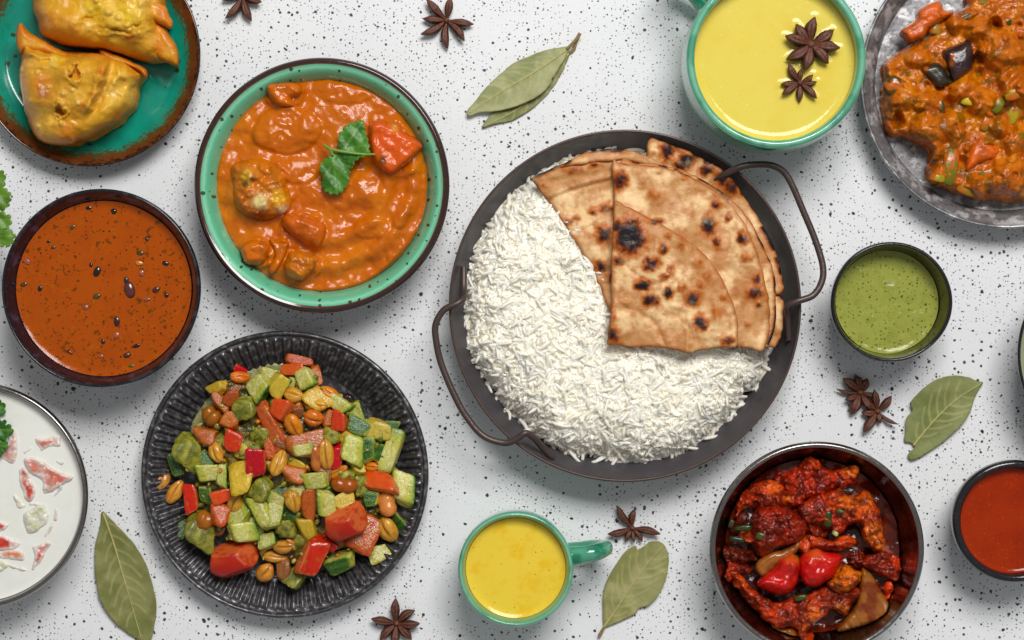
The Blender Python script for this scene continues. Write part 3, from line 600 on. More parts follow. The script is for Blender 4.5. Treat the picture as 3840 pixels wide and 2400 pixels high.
def chunk(name, out, z0, h, D, col, mat, label, cat, veil=None, amp=.0024, fr=45, jag=3, step=6, seed=0, group=None, spots=(), hfun=None, under=.6, vari=None, octv=4):
    V, F, xy, d, hh = pillow(out, z0, h, D, step, amp, fr, octv, under, True, jag, seed, hfun)
    if mat is m_chilli or name == 'onion_piece': V = keep_in(V, 3064, 2059, .056, [(R8 * .5, .012), (R8 * .72, .021), (R8 * .84, .034), (R8 * .91, .047), (R8 * .938, .0545)])
    if name == 'curry_piece': V = keep_in(V, 1206, 694, .045, [(R * .5, .013), (R * .74, .018), (R * .82, .0285), (R * .86, .037), (R * .90, .0425), (R * .949, .0452)])
    X, Y = xy[:, 0], xy[:, 1]; col = np.asarray(col); alt = np.asarray(vari) if vari is not None else col * .72
    c = lerp(col[None], alt[None], sstep(-.2, .7, fbm(p3(X / 38, Y / 38), 3, seed + 2))[:, None])
    for x, y, r, q in spots: c = lerp(c, np.asarray(q)[None], (np.clip(gauss(X, Y, x, y, r) * 1.6 + fbm(p3(X / 12, Y / 12), 2, 3) * .25, 0, 1) * (np.hypot(X - x, Y - y) < 2.2 * r))[:, None])
    if veil is not None: c = lerp(c, np.asarray(veil)[None], np.clip(sstep(20, 4, d) * .9 + .5 * sstep(-.1, .5, fbm(p3(X / 22, Y / 22), 3, seed + 5)), 0, .92)[:, None])
    return single(name, V, F, mat, label, cat, c, group)
CG = 'pieces in the creamy orange curry'
chunk('curry_piece', z2([(450, 165), (560, 155), (620, 165), (655, 190), (650, 235), (600, 260), (610, 300), (560, 310), (500, 285), (455, 230)]), .034, 0.0130, 30, c8(210, 104, 0), m_gravy, 'small sauce coated piece at the top rim of the creamy curry', 'curry piece', seed=1, group=CG)
zt2 = lambda x, y: Z(700, 200, 1.512, [(x, y)])[0]
chunk('curry_piece', z2([(1040, 395), (1090, 375), (1130, 385), (1200, 420), (1335, 510), (1320, 560), (1200, 670), (1150, 690), (1090, 650), (1050, 600), (1030, 500)]), .036, 0.0143, 26, c8(220, 88, 4), m_gravy, 'red orange wedge shaped piece at the right side of the creamy curry', 'curry piece', amp=.0018, fr=34, jag=2, seed=3, group=CG, spots=[(*zt2(1170, 480), 40, c8(222, 86, 22)), (*zt2(1110, 605), 14, c8(110, 60, 16)), (*zt2(1190, 410), 16, c8(226, 170, 70))], vari=c8(214, 84, 12))
chunk('curry_piece', z2([(250, 640), (330, 600), (430, 590), (520, 640), (580, 740), (600, 850), (560, 910), (440, 950), (340, 930), (270, 860), (255, 740)]), .034, 0.0175, 60, c8(206, 112, 4), m_gravy, 'big lump with yellow and cream patches at the left of the creamy curry', 'curry piece', amp=.0042, fr=30, seed=4, group=CG, spots=[(*zt2(345, 700), 24, c8(206, 160, 40)), (*zt2(370, 715), 10, c8(96, 60, 40)), (*zt2(415, 838), 24, c8(240, 226, 150)), (*zt2(545, 885), 14, c8(236, 226, 180)), (*zt2(520, 820), 26, c8(222, 160, 20)), (*zt2(330, 740), 12, c8(90, 70, 20)), (*zt2(400, 930), 30, c8(120, 50, 10))])
chunk('curry_piece', z2([(540, 930), (600, 908), (700, 930), (790, 970), (790, 1050), (740, 1110), (660, 1080), (590, 1030), (545, 980)]), .0345, 0.0156, 36, c8(208, 96, 2), m_gravy, 'angular sauce coated piece just below the middle of the creamy curry', 'curry piece', seed=5, group=CG)
chunk('curry_piece', z2([(300, 1110), (340, 1055), (430, 1060), (480, 1090), (470, 1150), (430, 1200), (350, 1205), (310, 1170)]), .0335, 0.0156, 36, c8(210, 106, 2), m_gravy, 'rounded sauce coated piece at the lower left rim of the creamy curry', 'curry piece', seed=6, group=CG)
chunk('curry_piece', z2([(470, 1050), (540, 1070), (587, 1072), (560, 1150), (500, 1252), (458, 1232), (490, 1150)]), .036, 0.0091, 16, c8(214, 110, 4), m_gravy, 'thin standing shred between two pieces at the bottom of the creamy curry', 'curry piece', seed=7, group=CG)
chunk('curry_piece', z2([(550, 1180), (590, 1120), (680, 1130), (750, 1160), (730, 1220), (650, 1290), (580, 1275), (550, 1230)]), .0335, 0.0175, 34, c8(208, 116, 8), m_gravy, 'craggy piece at the bottom rim of the creamy curry', 'curry piece', amp=.0036, fr=24, seed=8, group=CG)

# coriander on the curry
def leafmesh(out, zf, step, colf, jag=0, seed=0, smooth=True):
    xy, F, d = patch(out, step, smooth, jag, seed); z = zf(xy[:, 0], xy[:, 1], d)
    return to_world(xy, z), F, colf(xy[:, 0], xy[:, 1], d)
def solid(o, th):
    m = o.modifiers.new('thickness', 'SOLIDIFY'); m.thickness = th; m.offset = -1
    return o
def serrate(pts, amp, wl):
    P = even(spline(pts, len(pts) * 14, True), 2.0); s = np.arange(len(P)) * 2.0
    nrm = np.roll(P, -2, 0) - np.roll(P, 2, 0); nrm = np.stack([-nrm[:, 1], nrm[:, 0]], 1); nrm /= np.linalg.norm(nrm, axis=1)[:, None] + 1e-9
    ar = .5 * np.sum(P[:, 0] * np.roll(P[:, 1], -1) - np.roll(P[:, 0], -1) * P[:, 1]); sg = -1 if ar > 0 else 1
    a = np.abs(np.sin(math.pi * s / wl + .4 * np.sin(s / 31))) ** .7
    return P + nrm * sg * (amp * (a - .4))[:, None]
def herb(out, zb, rib, seed, bend=.002, g=(72, 132, 34)):
    out = serrate(out, 11, 24)
    rl = [np.array(r, float) for r in rib]
    def zf(X, Y, d):
        dm = linedist(X, Y, rl[0]); return zb + .0006 * fbm(p3(X / 40, Y / 40), 3, seed) + bend * (dm / 60) ** 2 * np.sin(X / 30 + Y / 45) + .0008 * np.sin((X - Y) / 14) * np.clip(d / 20, 0, 1)
    def cf(X, Y, d):
        c = lerp(c8(*g)[None], c8(g[0] - 22, g[1] - 30, g[2] - 16)[None], sstep(-.4, .5, fbm(p3(X / 30, Y / 30), 3, seed))[:, None])
        for r in rl: c = lerp(c, c8(110, 150, 66)[None], (sstep(5, 1, linedist(X, Y, r)) * .7)[:, None])
        return c
    return leafmesh(out, zf, 5, cf, 0, seed, False)
t = thing('coriander_sprig', 'fresh green coriander sprig lying across the creamy orange curry', 'herb', W(1320, 590, .043))
V, F, c = herb(z2([(868, 540), (866, 470), (905, 415), (960, 390), (996, 388), (1010, 450), (1034, 555), (1000, 580), (960, 600), (935, 632), (905, 600), (880, 570)]), .046, [z2([(880, 560), (990, 395)]), z2([(900, 530), (960, 440)]), z2([(910, 540), (1020, 520)])], 3)
solid(part('leaf', V, F, m_herb, t, c), .0004)
V, F, c = herb(z2([(826, 575), (770, 620), (757, 660), (775, 700), (770, 745), (800, 785), (855, 796), (890, 765), (915, 720), (920, 660), (932, 640), (900, 590), (860, 565)]), .0455, [z2([(830, 570), (850, 780)]), z2([(835, 620), (785, 690)]), z2([(840, 640), (905, 700)])], 5)
solid(part('leaf', V, F, m_herb, t, c), .0004)
V, F = tube(spline([W(*zt2(*p), z) for p, z in (((783, 522), .0445), ((815, 542), .047), ((890, 558), .0485), ((1000, 572), .0485), ((1095, 571), .0485))], 40), np.linspace(.0013, .0008, 40), 8)
part('stem', V, F, m_herb, t, np.outer(np.ones(len(V)), c8(120, 160, 60)))
V, F = tube(spline([W(*zt2(*p), z) for p, z in (((790, 530), .046), ((815, 545), .047), ((828, 580), .0465))], 14), .0011, 8)
part('stem', V, F, m_herb, t, np.outer(np.ones(len(V)), c8(110, 150, 60)))

# sprigs at the left edge: on the table and on the yogurt
t = thing('coriander_sprig', 'bright green coriander leaves poking in at the left edge beside the soup bowl', 'herb', W(0, 780, .05))
z3 = lambda p: Z(0, 620, 1.7587, p)
for k, (o_, r_) in enumerate([([(-120, 100), (-40, 60), (20, 45), (30, 100), (25, 150), (62, 180), (60, 250), (20, 290), (-30, 300), (-130, 220)], [[(-120, 170), (50, 210)], [(-60, 180), (20, 80)]]),
                              ([(-120, 290), (-20, 300), (30, 318), (68, 345), (65, 390), (40, 418), (-20, 420), (-120, 390)], [[(-120, 340), (60, 365)]]),
                              ([(-120, 420), (-20, 430), (50, 428), (92, 452), (88, 490), (70, 522), (20, 530), (-60, 525), (-120, 500)], [[(-120, 460), (80, 470)], [(-30, 465), (40, 520)]])]):
    V, F, c = herb(z3(o_), .055 + .001 * k, [z3(r) for r in r_], 11 + k, .001, (96, 140, 32)); solid(part('leaf', V, F, m_herb, t, c), .0004)
V, F = tube(spline([W(*z3([p])[0], z) for p, z in (((-60, 190), .055), ((-110, 300), .055), ((-150, 420), .05), ((-260, 700), .004))], 30), .0012, 8); part('stem', V, F, m_herb, t, np.outer(np.ones(len(V)), c8(110, 150, 60)))
t = thing('coriander_sprig', 'small coriander sprig lying on the white yogurt at the left edge', 'herb', W(0, 1600, .042))
zr = lambda p: Z(0, 1400, 1.512, p)
for k, (o_, r_) in enumerate([([(-90, 170), (-10, 155), (22, 180), (20, 225), (-20, 240), (-90, 230)], [[(-90, 200), (15, 195)]]),
                              ([(-90, 270), (-10, 272), (25, 268), (30, 290), (58, 300), (70, 325), (40, 350), (30, 375), (-10, 380), (-90, 370)], [[(-90, 320), (60, 322)]]),
                              ([(-90, 380), (-10, 385), (38, 395), (44, 415), (15, 430), (10, 460), (-30, 470), (-90, 450)], [[(-90, 410), (35, 410)]])]):
    V, F, c = herb(zr(o_), .0445 + .0008 * k, [zr(r) for r in r_], 21 + k, .001, (60, 124, 30)); solid(part('leaf', V, F, m_herb, t, c), .0004)
V, F = tube(spline([W(*zr([p])[0], z) for p, z in (((-20, 200), .0445), ((-80, 300), .0445), ((-150, 420), .043))], 20), .001, 8); part('stem', V, F, m_herb, t, np.outer(np.ones(len(V)), c8(110, 150, 60)))

# ------------------------------------------------------------------ yogurt pieces
TR = c8(206, 62, 44); TP = c8(214, 120, 100); CGn = c8(196, 206, 150)
yog = [('tomato', [(5, 470), (40, 400), (68, 335), (95, 385), (92, 450), (75, 496), (35, 480)], TR, 'red tomato strip beside the coriander on the yogurt'),
       ('tomato', [(168, 500), (250, 512), (300, 548), (382, 580), (330, 622), (250, 660), (244, 600), (180, 560)], TP, 'largest pink tomato piece half sunk in the yogurt'),
       ('tomato', [(112, 575), (155, 563), (195, 672), (150, 702)], TR, 'red tomato strip left of the largest tomato piece in the yogurt'),
       ('tomato', [(212, 375), (260, 372), (325, 353), (328, 412), (280, 415), (240, 432)], TP, 'pale tomato piece near the top rim of the yogurt bowl'),
       ('tomato', [(-50, 845), (5, 845), (42, 856), (0, 895), (-50, 900)], TR, 'tomato bit at the left photo edge above the lower tomato pieces in the yogurt'),
       ('tomato', [(-50, 920), (15, 925), (50, 940), (92, 962), (62, 992), (0, 1000), (-50, 990)], TR, 'red tomato piece cut by the left photo edge low in the yogurt'),
       ('tomato', [(12, 1012), (60, 1000), (112, 1012), (116, 1052), (20, 1046)], c8(224, 120, 60), 'orange tomato strip at the lower left of the yogurt'),
       ('tomato', [(188, 992), (275, 973), (232, 1060), (185, 1102), (196, 1035)], TR, 'bent red tomato strip near the lower rim of the yogurt bowl'),
       ('tomato', [(52, 1090), (90, 1090), (157, 1116), (100, 1118)], TP, 'thin tomato sliver lowest in the yogurt'),
       ('tomato', [(136, 440), (180, 418), (172, 438), (145, 458)], TP, 'tiny pink tomato bit above the largest tomato piece in the yogurt'),
       ('tomato', [(312, 768), (326, 780), (324, 824), (305, 826)], TP, 'tiny tomato sliver near the right rim of the yogurt bowl'),
       ('tomato', [(258, 916), (285, 860), (306, 848), (300, 882), (275, 910)], TP, 'thin slanted tomato sliver below the cucumber piece in the yogurt'),
       ('cucumber', [(146, 812), (190, 775), (242, 757), (260, 828), (205, 885), (165, 886)], CGn, 'pale green cucumber chunk in the middle of the yogurt'),
       ('cucumber', [(308, 690), (330, 645), (355, 622), (345, 660), (325, 685)], c8(70, 110, 70), 'dark green cucumber skin sliver in the yogurt'),
       ('cucumber', [(85, 700), (130, 735), (138, 750), (100, 756)], c8(214, 220, 170), 'faint cucumber bit left of the cucumber chunk in the yogurt'),
       ('cucumber', [(316, 488), (356, 498), (345, 516), (325, 508)], c8(180, 190, 110), 'tiny cucumber bit below the pale tomato piece in the yogurt'),
       ('cucumber', [(-50, 1075), (10, 1065), (40, 1085), (0, 1122), (-50, 1120)], c8(200, 208, 150), 'cucumber piece cut by the left photo edge low in the yogurt'),
       ('cucumber', [(168, 735), (210, 735), (205, 748), (175, 750)], c8(110, 150, 130), 'small blue green cucumber sliver above the cucumber chunk in the yogurt')]
for k, (n_, o_, c_, l_) in enumerate(yog):
    pc = np.mean(o_, 0); o_ = [tuple(pc + (np.array(p) - pc) * 1.3) for p in o_]
    chunk(n_ + '_piece', zr(o_), .0389, .0030 if k not in (12, 1) else .0040, 18, c_, m_skin, l_, n_, veil=c8(238, 234, 226), amp=.0013, fr=22, jag=4, step=4, seed=60 + k, vari=lerp(c_, c8(226, 214, 200), .45))

# ------------------------------------------------------------------ soup beans and herbs
PB = c8(92, 44, 40); DB = c8(34, 20, 16); PK = c8(176, 92, 70); GN = c8(84, 72, 14)
for (x, y, a, b, an, q, l) in [(855, 820, 34, 56, -15, PB, 'largest purple brown bean floating right of the soup middle'), (832, 757, 16, 20, 0, c8(60, 50, 50), 'small dark bean touching the largest bean in the soup'), (640, 700, 22, 34, 20, DB, 'black bean left above the soup middle'), (770, 1030, 19, 34, 0, c8(58, 26, 22), 'upright dark bean below the soup middle'), (1030, 820, 26, 18, -25, c8(96, 44, 22), 'brown bean right of the largest bean'),
                               (752, 303, 18, 18, 0, DB, None), (918, 645, 26, 16, 10, c8(220, 140, 60), 'orange lump near the upper right of the soup'), (935, 710, 18, 22, 0, PK, None), (1092, 645, 22, 14, 15, DB, None), (264, 812, 14, 20, 10, DB, None), (900, 1190, 24, 12, -15, DB, None), (838, 1252, 24, 17, -10, c8(80, 40, 20), None), (156, 785, 24, 15, -20, c8(90, 54, 14), None), (770, 1122, 17, 24, 10, PK, None), (1098, 856, 14, 15, 0, DB, None), (680, 1162, 15, 17, 0, c8(80, 40, 20), None), (460, 1232, 22, 9, 35, c8(120, 30, 10), None), (478, 408, 22, 13, -35, GN, None), (925, 577, 24, 14, 0, GN, None), (180, 635, 24, 18, 30, PK, None), (968, 884, 26, 12, 0, PK, None), (565, 934, 20, 16, 0, PK, 'pinkish bean left below the soup middle'), (585, 280, 20, 12, -10, DB, None), (866, 1322, 22, 10, 0, c8(110, 100, 20), None), (664, 1258, 18, 12, 0, PK, None), (600, 656, 12, 14, 0, DB, None), (320, 502, 12, 9, -30, DB, None), (968, 486, 14, 9, 40, DB, None), (352, 540, 15, 10, 0, GN, None), (640, 862, 26, 17, -20, GN, None)]:
    xx, yy = z3([(x, y)])[0]; zc = .0424; V, F = blob(W(xx, yy, zc), (a / 1.7587 * S, b / 1.7587 * S, min(a, b) / 1.7587 * S * .55), math.radians(-an), .08, 1.3, int(x), 3)
    cc = lerp(np.asarray(q)[None], (np.asarray(q) * .6)[None], sstep(-.3, .5, fbm(V * 400, 2, 1))[:, None])
    single('soup_bean', V, F, m_bean, l or unique('small ' + ('pinkish' if q is PK else 'green' if q is GN else 'dark') + ' bit', x, y, [('largest bean', 855, 820), ('black bean', 640, 700), ('upright dark bean', 770, 1030), ('orange lump', 918, 645), ('brown bean', 1030, 820), ('pinkish bean', 565, 934), ('far left soup rim', 97, 780), ('top soup rim', 660, 260), ('bottom soup rim', 680, 1397), ('lower left soup rim', 250, 1230), ('upper left soup rim', 260, 420)], ' in the soup'), 'bean', cc, 'beans and bits floating in the soup')

# ------------------------------------------------------------------ vegetable curry
def z7(p): return Z(3100, 0, 1.68, p)
lumps = [(650, 820, 130, .010), (480, 620, 110, .008), (1100, 330, 140, .012), (980, 190, 110, .010), (1120, 1120, 150, .012), (560, 350, 90, .006), (860, 560, 110, .007), (1000, 660, 110, .008), (790, 800, 90, .007), (400, 450, 60, .005), (680, 960, 70, .006), (960, 1180, 90, .008), (1180, 520, 110, .008), (820, 130, 80, .008), (1180, 900, 110, .006), (450, 780, 60, -.010), (1070, 160, 55, -.012), (930, 470, 60, -.005), (860, 1020, 60, -.006), (1230, 760, 80, -.004), (960, 380, 50, -.006), (570, 920, 50, .004), (760, 660, 60, -.005), (1120, 560, 50, .006), (640, 640, 80, .006), (1080, 800, 70, .006), (720, 1100, 60, .005)]
lumps += [(rng.uniform(1250, 1900), rng.uniform(-100, 1250), rng.uniform(60, 150), rng.uniform(-.006, .011)) for _ in range(26)]
lumps += [(rng.uniform(400, 1300), rng.uniform(100, 1230), rng.uniform(22, 46), rng.uniform(-.004, .005)) for _ in range(90)]
def hv(X, Y, d):
    x, y = (X - 3100) * 1.68, Y * 1.68; r = 0
    wx = 26 * fbm(p3(x / 120, y / 120), 2, 5); wy = 26 * fbm(p3(x / 120, y / 120, 7.), 2, 6)
    for a, b, q, hh in lumps:
        dd = ((x + wx - a) ** 2 + (y + wy - b) ** 2) / q ** 2; r = r + 1.3 * hh * np.clip(1 - dd, 0, 1) ** 1.2
    return r + .0022 * np.abs(fbm(p3(x / 46, y / 46), 4, 9)) - .0006
V, F, xy, d, hh = pillow(z7([(350, 430), (380, 370), (450, 320), (520, 270), (640, 200), (700, 100), (790, 70), (880, 30), (900, -60), (1100, -190), (1500, -150), (1800, 100), (1860, 500), (1800, 900), (1600, 1150), (1400, 1250), (1200, 1280), (1000, 1260), (900, 1255), (700, 1180), (640, 1100), (622, 1050), (660, 950), (560, 905), (470, 870), (420, 860), (370, 830), (345, 720), (335, 650), (350, 540)]), .009, .018, 46, 5.5, .0012, 30, 4, 0, True, 7, 77, hv, under_abs=.0026)
X, Y = xy[:, 0], xy[:, 1]; n = fbm(p3(X / 60, Y / 60), 4, 15)
c = lerp(c8(190, 94, 0)[None], c8(208, 118, 6)[None], sstep(-.4, .4, n)[:, None]); c = lerp(c, c8(104, 70, 4)[None], (sstep(.10, .5, fbm(p3(X / 34, Y / 34), 3, 19)) * .75)[:, None])
c = lerp(c, c8(182, 80, 2)[None], (sstep(.25, .7, fbm(p3(X / 80, Y / 80), 3, 29)) * .5)[:, None])
single('vegetable_curry', V, F, m_masala, 'thick orange brown vegetable masala heaped on the grey tin plate', 'curry', c)
VG = 'vegetables in the thick masala'
def vz(x, y): return .009 + .018 + float(hv(np.array([3100 + x / 1.68]), np.array([y / 1.68]), 0)[0])
CO = c8(216, 92, 12); EG = c8(44, 28, 30); GB = c8(112, 110, 14); GD = c8(66, 62, 12); YG = c8(156, 142, 16)
chunk('carrot_piece', z7([(470, 190), (560, 120), (580, 60), (690, 0), (730, 30), (740, 60), (800, 80), (720, 140), (650, 180), (620, 230), (540, 265), (500, 240)]), .024, .012, 22, CO, m_masala, 'bright orange carrot chunk at the upper left of the vegetable masala', 'carrot', amp=.0012, jag=1.5, seed=81, group=VG)
chunk('carrot_piece', z7([(890, 965), (960, 850), (1040, 900), (1100, 950), (1060, 1000), (960, 1040), (870, 1090)]), vz(970, 980) - .004, .009, 26, c8(220, 96, 16), m_masala, 'orange carrot chunk low in the vegetable masala beside the green bean', 'carrot', amp=.0008, jag=1.5, seed=82, group=VG)
chunk('eggplant_piece', z7([(592, 432), (690, 392), (740, 420), (770, 470), (800, 520), (712, 556), (650, 505)]), vz(690, 470) - .002, .008, 24, c8(52, 46, 28), m_skin, 'dark green black eggplant skin piece, left of the purple one in the masala', 'eggplant', amp=.0006, jag=1, seed=83, group=VG, vari=c8(30, 24, 22), spots=[(*z7([(625, 430)])[0], 9, c8(180, 84, 4))])
chunk('eggplant_piece', z7([(725, 320), (780, 295), (850, 265), (895, 240), (932, 330), (925, 420), (885, 470), (800, 520), (765, 450), (742, 385)]), vz(830, 390) - .001, .0115, 36, EG, m_skin, 'shiny purple black eggplant piece in the upper part of the masala', 'eggplant', amp=.0009, jag=1, seed=84, group=VG, vari=c8(66, 44, 42), spots=[(*z7([(795, 360)])[0], 9, c8(180, 84, 4)), (*z7([(785, 400)])[0], 8, c8(180, 84, 4))])
def bean(x, y, L_, W_, ang, q, label, dz=.0, seed=0, pw=3.2):
    xx, yy = z7([(x, y)])[0]; zc = vz(x, y) + dz; D_, F = ico(4)
    s = (np.abs(D_) ** pw).sum(1) ** (-1 / pw); V = D_ * s[:, None] * (1 + .09 * fbm(D_ * 1.6 + seed, 3, seed))[:, None]
    V = V * np.array([L_ / 3.36 * S * 1.1, W_ / 3.36 * S * 1.1, min(W_, L_) / 3.36 * S * .62]); V[:, 2] -= (V[:, 0] / (L_ / 3.36 * S)) ** 2 * .0012
    a = -math.radians(ang); V = np.stack([V[:, 0] * math.cos(a) - V[:, 1] * math.sin(a), V[:, 0] * math.sin(a) + V[:, 1] * math.cos(a), V[:, 2]], 1)
    cc = lerp(np.asarray(q)[None], c8(190, 92, 0)[None], sstep(-.1, .35, fbm(V * 190 + seed, 3, seed))[:, None])
    return single('green_bean_piece', V + W(xx, yy, zc), F, m_skin, label, 'green bean', cc, VG)
for k, a in enumerate([(780, 1050, 215, 85, -83, GB, 'long upright flat green bean at the lower edge of the masala'), (700, 1122, 85, 42, 12, YG, 'short yellow green bean left of the upright flat bean'), (890, 1198, 125, 62, 22, c8(120, 120, 20), 'rounded green bean end at the bottom edge of the masala'),
                       (740, 225, 110, 46, -22, c8(150, 120, 24), 'olive bean strip right of the upper carrot chunk'), (682, 178, 74, 68, 10, c8(160, 130, 40), 'square olive pepper bit on the upper carrot chunk'), (1080, 662, 105, 58, -60, GB, 'green bean slice right of the masala middle'), (1196, 590, 130, 62, -15, YG, 'yellow green bean at the right photo edge'),
                       (1180, 705, 150, 66, -68, c8(170, 150, 24), 'yellow pepper strip below the yellow green bean at the right photo edge'), (1190, 880, 100, 42, -42, GB, 'narrow green bean tilted at the lower right photo edge'), (900, 636, 95, 54, 12, c8(196, 176, 24), 'yellow leafy bit in the middle of the masala'), (870, 112, 160, 40, -26, GD, 'dark olive strip near the top of the masala'),
                       (722, 672, 105, 36, 75, GD, 'dark green shred left of the masala middle'), (430, 545, 120, 110, 30, c8(74, 62, 20), 'dark olive lump at the left edge of the masala'), (545, 540, 66, 32, -70, GD, 'small dark green bit right of the olive lump'), (1005, 775, 100, 50, -70, c8(140, 120, 20), 'olive strip below the green bean slice'), (985, 12, 80, 50, 0, GB, 'green bean end at the top photo edge'), (1140, 132, 60, 46, 60, GD, 'small green bit near the dark hollow in the masala'),
                       (830, 885, 80, 34, -60, GD, 'small dark strip above the upright flat bean'), (660, 335, 80, 40, -20, c8(90, 66, 30), 'brownish skin bit left of the purple eggplant'), (1020, 1090, 110, 46, -20, c8(128, 110, 30), 'brown green strip in the lower right of the masala')]):
    bean(*a, dz=-.0012 if k not in (0, 1, 2) else -.0004, seed=90 + k)

# ------------------------------------------------------------------ chilli chicken
def z8(p): return Z(2600, 1600, 1.89, p)
disc('chilli_gravy', 3064, 2059, .0300, R8 * .822, M('dark_chilli_gravy', c8(64, 14, 5), rough=.08, spec=.5, layers=[('noise', 60, 4, .48, .72, c8(120, 36, 6), .75)], bumps=[(120, .2, 3), (500, .2, 3)]), 'dark glossy red brown gravy in the bottom of the deep steel bowl', 'gravy', zc=.056, men=.003, mw=.012, amp=.0034, fr=80)
CC = 'fried chicken pieces in the steel bowl'; RD = c8(170, 40, 8); OG = c8(220, 100, 16)
def hcr(s):
    return lambda X, Y, d: .0050 * np.abs(fbm(p3(X / 40, Y / 40), 4, s)) + .0030 * (.5 - worley(p3(X / 20 + .6 * fbm(p3(X / 30, Y / 30), 2, s), Y / 20), s)) + .0045 * fbm(p3(X / 70, Y / 70), 2, s + 4) - .002
def chick(pts, z0, h, label, q=RD, v=c8(110, 24, 8), seed=0, spots=(), D=34):
    pc = np.mean(pts, 0); pts = [tuple(pc + (np.array(p) - pc) * 1.13) for p in pts]
    chunk('chicken_piece', z8(pts), z0, h, D, q, m_chilli, label, 'chicken', amp=.0024, fr=24, jag=9, step=4.5, seed=seed, group=CC, hfun=hcr(seed), vari=v, spots=[(*Z(2600, 1600, 1.89, [(x, y)])[0], r / 1.89, c_) for x, y, r, c_ in spots])
chick([(190, 880), (260, 830), (380, 870), (440, 940), (330, 970), (230, 950)], .031, .008, 'dark crumbly chicken bit at the left wall of the steel bowl', c8(91, 24, 6), c8(54, 13, 4), 110)
chick([(620, 340), (690, 320), (770, 290), (810, 240), (860, 230), (930, 290), (1000, 310), (1090, 280), (1150, 290), (1155, 330), (1110, 400), (1040, 450), (960, 440), (920, 520), (830, 490), (760, 540), (640, 560), (620, 470)], .033, .012, 'crispy chicken piece topmost in the steel bowl', c8(189, 44, 7), c8(123, 26, 6), 101, [(1120, 310, 50, OG), (850, 260, 40, c8(220, 67, 8)), (660, 520, 30, OG)])
chick([(345, 500), (420, 430), (520, 390), (600, 410), (625, 480), (610, 570), (520, 600), (430, 570), (370, 580), (310, 650), (318, 580)], .035, .012, 'chicken piece at the upper left in the steel bowl', c8(189, 51, 8), c8(128, 31, 7), 102, [(560, 430, 50, c8(228, 91, 9)), (370, 590, 30, OG)])
chick([(430, 640), (480, 580), (580, 565), (680, 600), (770, 650), (775, 740), (720, 810), (600, 850), (500, 900), (450, 830), (420, 740)], .037, .014, 'rounded dark red chicken piece left of the middle of the steel bowl', c8(162, 35, 8), c8(113, 22, 6), 103, (), 50)
chick([(770, 800), (860, 765), (960, 800), (1060, 770), (1130, 800), (1100, 850), (1000, 880), (900, 890), (790, 900)], .036, .009, 'crumbly orange brown chicken bit just above the red pepper', c8(208, 69, 9), c8(140, 33, 5), 105)
chick([(780, 590), (860, 520), (980, 490), (1050, 470), (1130, 500), (1210, 480), (1280, 550), (1310, 650), (1340, 780), (1350, 860), (1320, 880), (1240, 840), (1180, 770), (1190, 700), (1100, 690), (1050, 760), (930, 700), (820, 680)], .036, .014, 'long curved orange crusted chicken piece at the right in the steel bowl', c8(189, 49, 7), c8(108, 22, 6), 104, [(1080, 530, 60, OG), (1210, 540, 60, OG), (1270, 760, 80, c8(228, 109, 14)), (1310, 850, 40, c8(228, 112, 13)), (1000, 560, 40, c8(213, 67, 7))])
chick([(1205, 955), (1280, 900), (1380, 890), (1450, 960), (1465, 1030), (1430, 1090), (1340, 1050), (1250, 1010)], .036, .011, 'dark chicken piece at the lower right wall of the steel bowl', c8(152, 38, 11), c8(101, 22, 7), 106, [(1440, 960, 30, c8(225, 56, 7))])
chick([(315, 1090), (370, 1065), (440, 1130), (500, 1200), (620, 1240), (720, 1215), (850, 1165), (960, 1140), (1040, 1150), (1150, 1170), (1155, 1220), (1085, 1260), (1040, 1335), (1000, 1335), (980, 1300), (900, 1340), (830, 1400), (790, 1440), (840, 1490), (820, 1515), (760, 1490), (730, 1420), (600, 1410), (510, 1350), (490, 1300), (400, 1220), (330, 1140)], .036, .013, 'long ragged chicken piece along the bottom of the steel bowl', c8(184, 53, 11), c8(132, 33, 9), 107, [(1040, 1290, 40, c8(228, 118, 18)), (860, 1330, 50, c8(228, 103, 22)), (360, 1100, 50, c8(225, 78, 11)), (780, 1430, 40, c8(228, 89, 13)), (540, 1340, 40, c8(228, 67, 11))])
chick([(970, 1110), (1030, 1020), (1090, 1003), (1160, 1020), (1177, 1070), (1130, 1130), (1060, 1175), (1000, 1150)], .043, .012, 'small amber crisp batter nugget right below the red pepper', c8(228, 116, 13), c8(213, 73, 8), 108)
chick([(198, 1085), (245, 1000), (258, 945), (320, 980), (390, 1000), (398, 1040), (320, 1060), (260, 1105)], .034, .009, 'small reddish chicken scrap at the lower left wall of the steel bowl', c8(176, 47, 9), c8(115, 26, 7), 109)
chick([(730, 590), (800, 580), (900, 630), (950, 700), (920, 770), (800, 760), (755, 690)], .033, .009, 'dark crumbly chicken piece in the very middle of the steel bowl', c8(132, 33, 7), c8(79, 17, 5), 114)
chick([(1120, 900), (1190, 880), (1215, 950), (1190, 1000), (1120, 990)], .032, .007, 'dark chicken scrap right of the right red pepper', c8(108, 26, 6), c8(67, 15, 4), 115)
chick([(1350, 1120), (1400, 1100), (1420, 1180), (1390, 1260), (1360, 1230)], .035, .008, 'narrow red orange scrap at the right wall beside the onion', c8(228, 62, 8), c8(152, 33, 5), 112)
chick([(320, 760), (420, 730), (430, 800), (350, 820)], .033, .007, 'small orange chicken scrap left of the rounded chicken piece', c8(228, 85, 9), c8(164, 40, 6), 113, (), 20)
PR = c8(206, 12, 6)
def hp(x0, y0, dx, dy):
    return None
